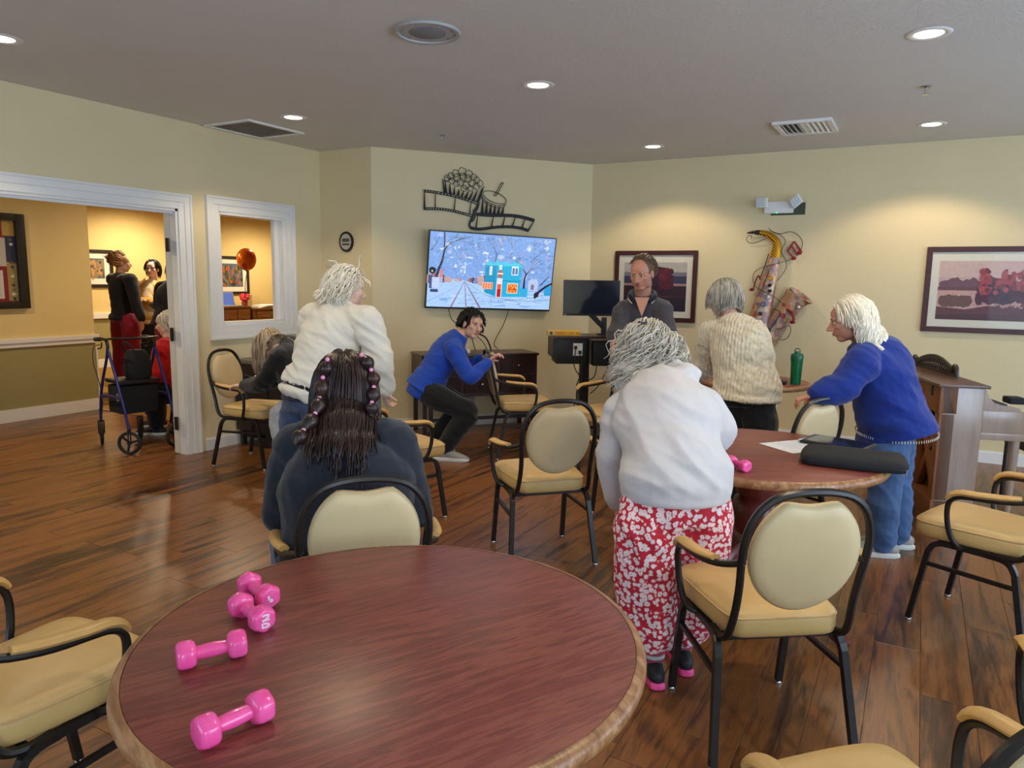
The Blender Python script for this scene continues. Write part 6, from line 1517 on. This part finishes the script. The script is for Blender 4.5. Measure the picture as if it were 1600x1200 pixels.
for c in 'LR': shoe(r5, P5.J['an'+c], fd(245), 1.05, 'shoe_black', 'shoe_black')
face(P5.J['head'], P5.M, r5, 1.14, 'brow_grey')
st = [dict(root=d, flow=(d.x*.6 + .3, -.6, -.2), n=4, step=.014, grav=.1, rad=.0085, flat=.5, rnd=r_, lift=.22) for d, r_ in scatter(260, 25, lambda q: (q.z > .55 or q.y < -.05) and q.z > -.5 and not (q.y > .40))]
hair(P5.J['head'], P5.M, r5, 'hair_brown_short', st, (.0845, .1015, .0945), capc=(0, -.026, .031), s=1.14)
# ---------------- 6: woman in pale hoodie and red floral trousers
P6 = Person(dict(pelvis=(1056, 742, 2.77), chest=(1040, 655, 2.90), neck=(1018, 592, 3.08), head=(1008, 549, 3.17),
    shL=(976, 645, 3.06), elL=(958, 722, 3.06), wrL=(966, 780, 3.08), shR=(1088, 632, 2.98), elR=(1124, 678, 3.02), wrR=(1085, 676, 3.30),
    hipL=(1014, 772, 2.74), knL=(1008, 892, 2.78), anL=(1021, 1034, 2.79), hipR=(1098, 768, 2.77), knR=(1088, 885, 2.84), anR=(1065, 1022, 2.89)), fd(138, -.35), w=1.10, dp=1.15, arm=1.16, leg=1.05, hs=1.0)
r6 = P6.body('person', 'grey-haired woman in a pale hoodie and red floral trousers, back to us', 'skin_pale', .006, [('L', V(-.05, .2, -1), AX_R, .4), ('R', V(-.3, .7, -.5), V(0, 0, -1), .5)])
n6, up6 = P6.J['neck'], (P6.J['neck'] - P6.J['chest']).normalized(); bk6 = (-fd(138)).normalized()
def hood(bm):
    P6.torso(bm, 1.0, .022, hem=[(P6.J['pelvis'] - V(0, 0, .055), (.212, .185)), (P6.J['pelvis'] - V(0, 0, .082), (.206, .182))]); P6.arms(bm, 1.08, .020, .99, cuff=.004)
    S_ = P6.sh_side
    limb(bm, [n6 - S_*.10 + up6*.03 + fd(138)*.05, n6 - S_*.115 + up6*.0 + bk6*.03, n6 - S_*.09 + up6*.015 + bk6*.11, n6 + up6*.0 + bk6*.135, n6 + S_*.09 + up6*.015 + bk6*.11, n6 + S_*.115 + bk6*.03, n6 + S_*.10 + up6*.03 + fd(138)*.05], [.030, .040, .050, .054, .050, .040, .030], 4)
    limb(bm, [n6 - S_*.095 + up6*.08 + bk6*.05, n6 - S_*.045 + up6*.075 + bk6*.115, n6 + S_*.045 + up6*.08 + bk6*.115, n6 + S_*.095 + up6*.08 + bk6*.05], [.022, .028, .028, .022], 4)
P6.garment('hoodie', 'hoodie_pale', hood, .008, 3, .0145, 10, 12, hz=P6.J['pelvis'].z - .06)
def trousers6(bm):
    for c in 'LR':
        a, k_, an = P6.J['hip'+c], P6.J['kn'+c], P6.J['an'+c]; e_ = lerp(k_, an, .60)
        limb(bm, [a - V(0, 0, .03), lerp(a, k_, .4), k_, lerp(k_, e_, .6), e_], [.095, .120, .112, .108, .104], 4, 18)
    band(bm, [P6.J['pelvis'] - V(0, 0, .08), P6.J['pelvis'] - V(0, 0, .17)], [(.18, .14), (.185, .15)], P6.hs_side)
P6.garment('floral_trousers', 'floral', trousers6, .009, 3, 0.0163, 14, 13, fold=(1, .4, .12))
m, nt, b = nmat('sock'); wv = nt.nodes.new('ShaderNodeTexWave'); wv.bands_direction = 'Z'; wv.inputs['Scale'].default_value = 9; nt.links.new(coords(nt), wv.inputs['Vector']); nt.links.new(ramp(nt, wv.outputs['Fac'], [(.2, lin((196, 190, 186))), (.55, lin((60, 74, 110))), (.85, lin((180, 60, 80)))]), b.inputs['Base Color'])
for c in 'LR':
    sh = shoe(r6, P6.J['an'+c], fd(122), .95, 'shoe_black', 'sole_pink')
    bm = B(); an = P6.J['an'+c]; limb(bm, [an + V(0, 0, .13), V(an.x, an.y, .09)], [.041, .043], 3); obj('sock', fuse(bm, .007, 2), 'sock', r6)
st = []
for d, r_ in scatter(720, 26, lambda q: not (q.y > .45 and q.z < .45) and q.z > -.75):
    st.append(dict(root=d, flow=(d.x*.9 + r_.uniform(-.2, .2), -.5, -.35), n=(7 if (d.y < -.2 and abs(d.x) < .55) else 13) + int(r_.random()*4), step=.015, grav=.24, rad=.0046, flat=.8, rnd=r_, lift=.20, curl=.014, cfreq=1.15))
st += [dict(root=d, flow=(d.x*1.3 + r_.uniform(-.3, .3), -.4, -.5), n=11 + int(r_.random()*6), step=.014, grav=.16, rad=.0030, flat=1.0, rnd=r_, lift=.45, curl=.020, cfreq=1.1, off=1.12) for d, r_ in scatter(380, 126, lambda q: q.y < .35 and -.8 < q.z < .45)]
hair(P6.J['head'], P6.M, r6, 'hair_silver', st, (.088, .104, .097), colliders=[(n6 - P6.sh_side*.11 + bk6*.04, n6 + P6.sh_side*.11 + bk6*.04, .085), (P6.J['shL'], P6.J['shR'], .09)])
bm = B(); obox(bm, PX(1006, 505, 3.04), AX_R, V(0, 0, 1), AX_W, .012, .006, .012, .003); obj('hair_clip', bm, 'black_plastic', r6)
# ---------------- 7: woman in cream cable-knit sweater
P7 = Person(dict(pelvis=(1166, 608, 4.671), chest=(1158, 550, 4.712), neck=(1141, 496, 4.796), head=(1130, 466, 4.860),
    shL=(1112, 520, 4.902), elL=(1100, 575, 5.070), wrL=(1082, 590, 5.259), shR=(1178, 520, 4.629), elR=(1193, 564, 4.649), wrR=(1150, 572, 5.059),
    hipL=(1146, 628, 4.733), knL=(1148, 726, 4.754), anL=(1152, 803, 4.733), hipR=(1186, 628, 4.629), knR=(1184, 728, 4.671), anR=(1182, 813, 4.649)), fd(165, -.30), w=1.14, dp=1.12, arm=1.15, leg=1.1)
r7 = P7.body('person', 'grey-haired woman in a cream cable-knit sweater and dark trousers', 'skin_pale', .007, [('L', fd(150, -.3), V(0, 0, -1), .5), ('R', fd(150, -.3), V(0, 0, -1), .5)])
P7.garment('sweater', 'cable_knit', lambda bm: (P7.torso(bm, 1.0, .026, hem=[(P7.J['pelvis'] - V(0, 0, .02), (.218, .184)), (P7.J['pelvis'] - V(0, 0, .06), (.228, .192))]), P7.arms(bm, 1.1, .024, .98)), .008, 3, 0.0075, 13, 14, hz=P7.J['pelvis'].z - .03)
bm = B(); ca = [P7.J['neck'], lerp(P7.J['chest'], P7.J['neck'], .4), P7.J['chest'], lerp(P7.J['pelvis'], P7.J['chest'], .5), P7.J['pelvis']]
bk7 = (P7.sh_side.cross(V(0, 0, 1))).normalized(); bk7 = bk7 if bk7.dot(AX_W) < 0 else -bk7
P7.garment('trousers', 'black_trousers', lambda bm: (P7.legs(bm, 1.06, .014, .96, wide=.014), band(bm, [P7.J['pelvis'], P7.J['pelvis'] - V(0, 0, .10)], [(.18, .15), (.175, .145)], P7.hs_side)), .009, 3, 0.0075, 14, 15)
bm.free()
for c in 'LR': shoe(r7, P7.J['an'+c], fd(150), .95, 'shoe_grey', 'shoe_white')
st = [dict(root=d, flow=(d.x*.5, -.25, -.9), n=9, step=.016, grav=.3, rad=.0062, flat=.6, rnd=r_, lift=.06, curl=.003) for d, r_ in scatter(520, 27, lambda q: not (q.y > .5 and q.z < .5) and q.z > -.6)]
hair(P7.J['head'], P7.M, r7, 'hair_grey', st, (.088, .104, .096), colliders=[(P7.J['shL'], P7.J['shR'], .09), (P7.J['chest'], P7.J['neck'], .085)])
# ---------------- 8: woman in blue fleece leaning on a chair
P8 = Person(dict(pelvis=(1392, 648, 4.16), chest=(1374, 580, 4.14), neck=(1350, 532, 4.12), head=(1326, 500, 4.10),
    shL=(1344, 568, 3.97), elL=(1316, 606, 3.94), wrL=(1278, 616, 3.93), shR=(1368, 552, 4.28), elR=(1336, 600, 4.40), wrR=(1290, 614, 4.30),
    hipL=(1388, 680, 4.11), knL=(1382, 764, 4.09), anL=(1378, 850, 4.10), hipR=(1396, 668, 4.24), knR=(1398, 756, 4.22), anR=(1402, 838, 4.24)), fd(190, -.28), w=1.2, dp=1.22, arm=1.3, leg=1.05)
r8 = P8.body('person', 'white-haired woman in a blue fleece pullover leaning on a chair in profile', 'skin_ruddy', .0055, [('L', fd(185, -.35), V(0, 0, -1), .7), ('R', fd(185, -.35), V(0, 0, -1), .7)])
hb8 = P8.J['pelvis'] + fd(8)*.035
P8.garment('fleece', 'fleece_blue', lambda bm: (P8.torso(bm, 1.0, .024, hem=[(P8.J['pelvis'] + fd(8)*.018 - V(0, 0, .05), (.210, .195)), (hb8 - V(0, 0, .115), (.214, .218))]), P8.arms(bm, 1.1, .022, .99)), .0085, 3, .0150, 10, 16, hz=hb8.z - .09)
sd8 = P8.hs_side; fr8 = sd8.cross(V(0, 0, 1)).normalized()
bm = B(); n_ = 90
for k in range(n_):
    a = 2*PI*k/n_; q = hb8 - V(0, 0, .094) + sd8*(.210*math.cos(a)) + fr8*(.212*math.sin(a)); obox(bm, q, sd8, fr8, V(0, 0, 1), .0018, .0018, .007)
o = obj('hem_stitching', bm, 'white_denim', r8, False); o['kind'] = 'stuff'
P8.garment('jeans', 'denim', lambda bm: P8.legs(bm, 1.06, .014, .96, wide=.014), .009, 3, 0.0088, 14, 17)
for c in 'LR': shoe(r8, P8.J['an'+c], fd(196), 1.0, 'shoe_grey', 'shoe_white')
face(P8.J['head'], P8.M, r8, 1.0, 'brow_grey')
st = [dict(root=d, flow=(d.x*.4, -.55, -.5), n=14 if d.y < .2 else 12, step=.016, grav=.24, rad=.0068, flat=.6, rnd=r_, lift=.22, curl=.009, cfreq=.8, slide=fd(8)*.014) for d, r_ in scatter(520, 28, lambda q: not (q.y > .30 and q.z < .80) and q.z > -.62 and q.y < .5)]
st += [dict(root=d, flow=(math.copysign(.7, d.x), -.6, -.1), n=12, step=.015, grav=.14, rad=.0068, flat=.6, rnd=r_, lift=.02, curl=.003, cfreq=.6) for d, r_ in scatter(170, 29, lambda q: .15 < q.y < .80 and q.z > .50)]
hair(P8.J['head'], P8.M, r8, 'hair_white', st, (.087, .104, .097), colliders=[(P8.J['shL'], P8.J['shR'], .10), (P8.J['chest'], P8.J['neck'], .10)])
# ---------------- hall group
def hall_person(J, hf, label, skin, top_mat, low_mat, hairm, w=1.0, hands=None, bun=False, seed=31, long_=6, facep=False, glasses=False, torso_e=.016, hup=V(0, 0, 1), shoe_dir=0, cover=None, wide=.014, seated=False, grav=.3):
    q = Person(J, hf, hup, w=w, dp=w, arm=w, leg=w)
    r_ = q.body('person', label, skin, .008, hands)
    q.garment('top', top_mat, lambda bm: (q.torso(bm, 1.0, torso_e, hem=None if seated else [(q.J['pelvis'] - V(0, 0, .03), (.188*w + torso_e, .150*w + torso_e)), (q.J['pelvis'] - V(0, 0, .075), (.190*w + torso_e, .152*w + torso_e))]), q.arms(bm, 1.05, torso_e, .96)), .011, 4, .006, 9, seed)
    q.garment('trousers', low_mat, lambda bm: (q.legs(bm, 1.05, .012, .98, wide=wide), band(bm, [q.J['pelvis'] + V(0, 0, .02), q.J['pelvis'] - V(0, 0, .10)], [(.165*w, .135*w), (.165*w, .14*w)], q.hs_side)), .012, 4, .006, 9, seed + 1)
    for c in 'LR': shoe(r_, q.J['an'+c], fd(shoe_dir), .95, 'shoe_black', 'shoe_white')
    st = [dict(root=d, flow=(d.x*.5, -.5, -.6) if not bun else (-d.x*.6, -.8, .25), n=long_, step=.018, grav=grav if not bun else 0.0, rad=.010, flat=.6, rnd=rr_, lift=.08) for d, rr_ in scatter(180, seed, cover or (lambda v_: not (v_.y > .35 and v_.z < .6) and v_.z > -.6))]
    hair(q.J['head'], q.M, r_, hairm, st, (.087, .103, .096), colliders=[(q.J['shL'], q.J['shR'], .08)])
    if bun:
        bm = B(); rr_ = random.Random(2)
        for k in range(16): a = rr_.uniform(0, 6.28); limb(bm, [q.J['head'] + q.M @ V(.035*math.cos(a + t_), -.07 + .02*math.sin(3*t_), .105 + .03*math.sin(a + t_)) for t_ in (0, .8, 1.6)], [.008, .013, .008], 3, 8)
        obj('bun', bm, hairm, r_)
    if facep: face(q.J['head'], q.M, r_, 1.0, 'brow', True, glasses)
    return q, r_
hall_person(dict(pelvis=(196, 490, 9.3), chest=(192, 454, 9.3), neck=(187, 428, 9.3), head=(190, 411, 9.3), shL=(176, 436, 9.45), elL=(190, 462, 9.5), wrL=(214, 446, 9.5), shR=(204, 437, 9.15), elR=(212, 472, 9.1), wrR=(222, 500, 9.1),
    hipL=(188, 494, 9.4), knL=(188, 550, 9.4), anL=(190, 602, 9.4), hipR=(204, 494, 9.2), knR=(207, 552, 9.2), anR=(208, 606, 9.2)), fd(62), 'woman with a hair bun in dark hoodie and crimson trousers in the hall', 'skin_light', 'dark_hoodie', 'crimson_scrub', 'hair_blond', 1.12, [('R', V(0, 0, -1), AX_R*-1, .4), ('L', V(.5, .5, .5), V(0, 0, 1), .4)], True, 31, 5, True, shoe_dir=60)
q2, h2 = hall_person(dict(pelvis=(236, 489, 10.0), chest=(238, 460, 10.0), neck=(239, 440, 10.0), head=(238, 420, 9.95), shL=(256, 447, 10.0), elL=(252, 472, 9.9), wrL=(232, 470, 9.75), shR=(220, 447, 10.0), elR=(219, 470, 9.9), wrR=(240, 474, 9.75),
    hipL=(245, 492, 10.0), knL=(243, 545, 10.0), anL=(242, 592, 10.0), hipR=(227, 492, 10.0), knR=(228, 545, 10.0), anR=(229, 592, 10.0)), (to_cam(PX(238, 420, 10)) - AX_R*.35).normalized(), 'smiling woman with glasses and dark bob in a yellow and white top', 'skin_pale', 'mustard_knit', 'black_trousers', 'hair_black', 1.05, [('R', AX_R, V(0, 0, 1), .4), ('L', -AX_R, V(0, 0, 1), .4)], False, 41, 7, True, True, shoe_dir=-60)
q2.garment('blouse', 'cream_blouse', lambda bm: limb(bm, [lerp(q2.J['pelvis'], q2.J['chest'], -.1) - AX_W*.05, q2.J['chest'] - AX_W*.055, lerp(q2.J['chest'], q2.J['neck'], .75) - AX_W*.045], [(.165, .12), (.115, .105), (.085, .07)], 4, 16, AX_R), .011, 3, 0.0050, 14, 43)
hall_person(dict(pelvis=(268, 497, 8.6), chest=(270, 463, 8.6), neck=(272, 440, 8.6), head=(274, 423, 8.6), shL=(253, 450, 8.65), elL=(248, 478, 8.8), wrL=(240, 476, 9.0), shR=(292, 450, 8.6), elR=(297, 480, 8.65), wrR=(285, 490, 8.85),
    hipL=(258, 500, 8.6), knL=(260, 558, 8.6), anL=(262, 618, 8.6), hipR=(278, 500, 8.6), knR=(279, 560, 8.6), anR=(280, 618, 8.6)), fd(140), 'woman in a black top and crimson trousers half hidden by the door frame', 'skin_light', 'black_knit', 'crimson_scrub', 'hair_ash', 1.12, None, False, 51, 8, shoe_dir=140)
hall_person(dict(pelvis=(272, 604, 7.150), chest=(267, 562, 7.150), neck=(263, 530, 7.150), head=(261, 506, 7.150), shL=(257, 544, 6.969), elL=(251, 584, 6.916), wrL=(235, 592, 6.916), shR=(265, 540, 7.321), elR=(259, 582, 7.395), wrR=(237, 588, 7.395),
    hipL=(269, 610, 7.044), knL=(241, 608, 6.938), anL=(245, 664, 6.938), hipR=(273, 607, 7.235), knR=(243, 604, 7.299), anR=(247, 656, 7.299)), (-AX_R + V(0, 0, -.1)), 'white-haired woman in red seated in the doorway behind the walker', 'skin_pale', 'red_fleece', 'black_trousers', 'hair_white', 1.2, [('L', -AX_R, V(0, 0, -1), .4)], False, 61, 5, True, torso_e=.03, shoe_dir=209, seated=True)
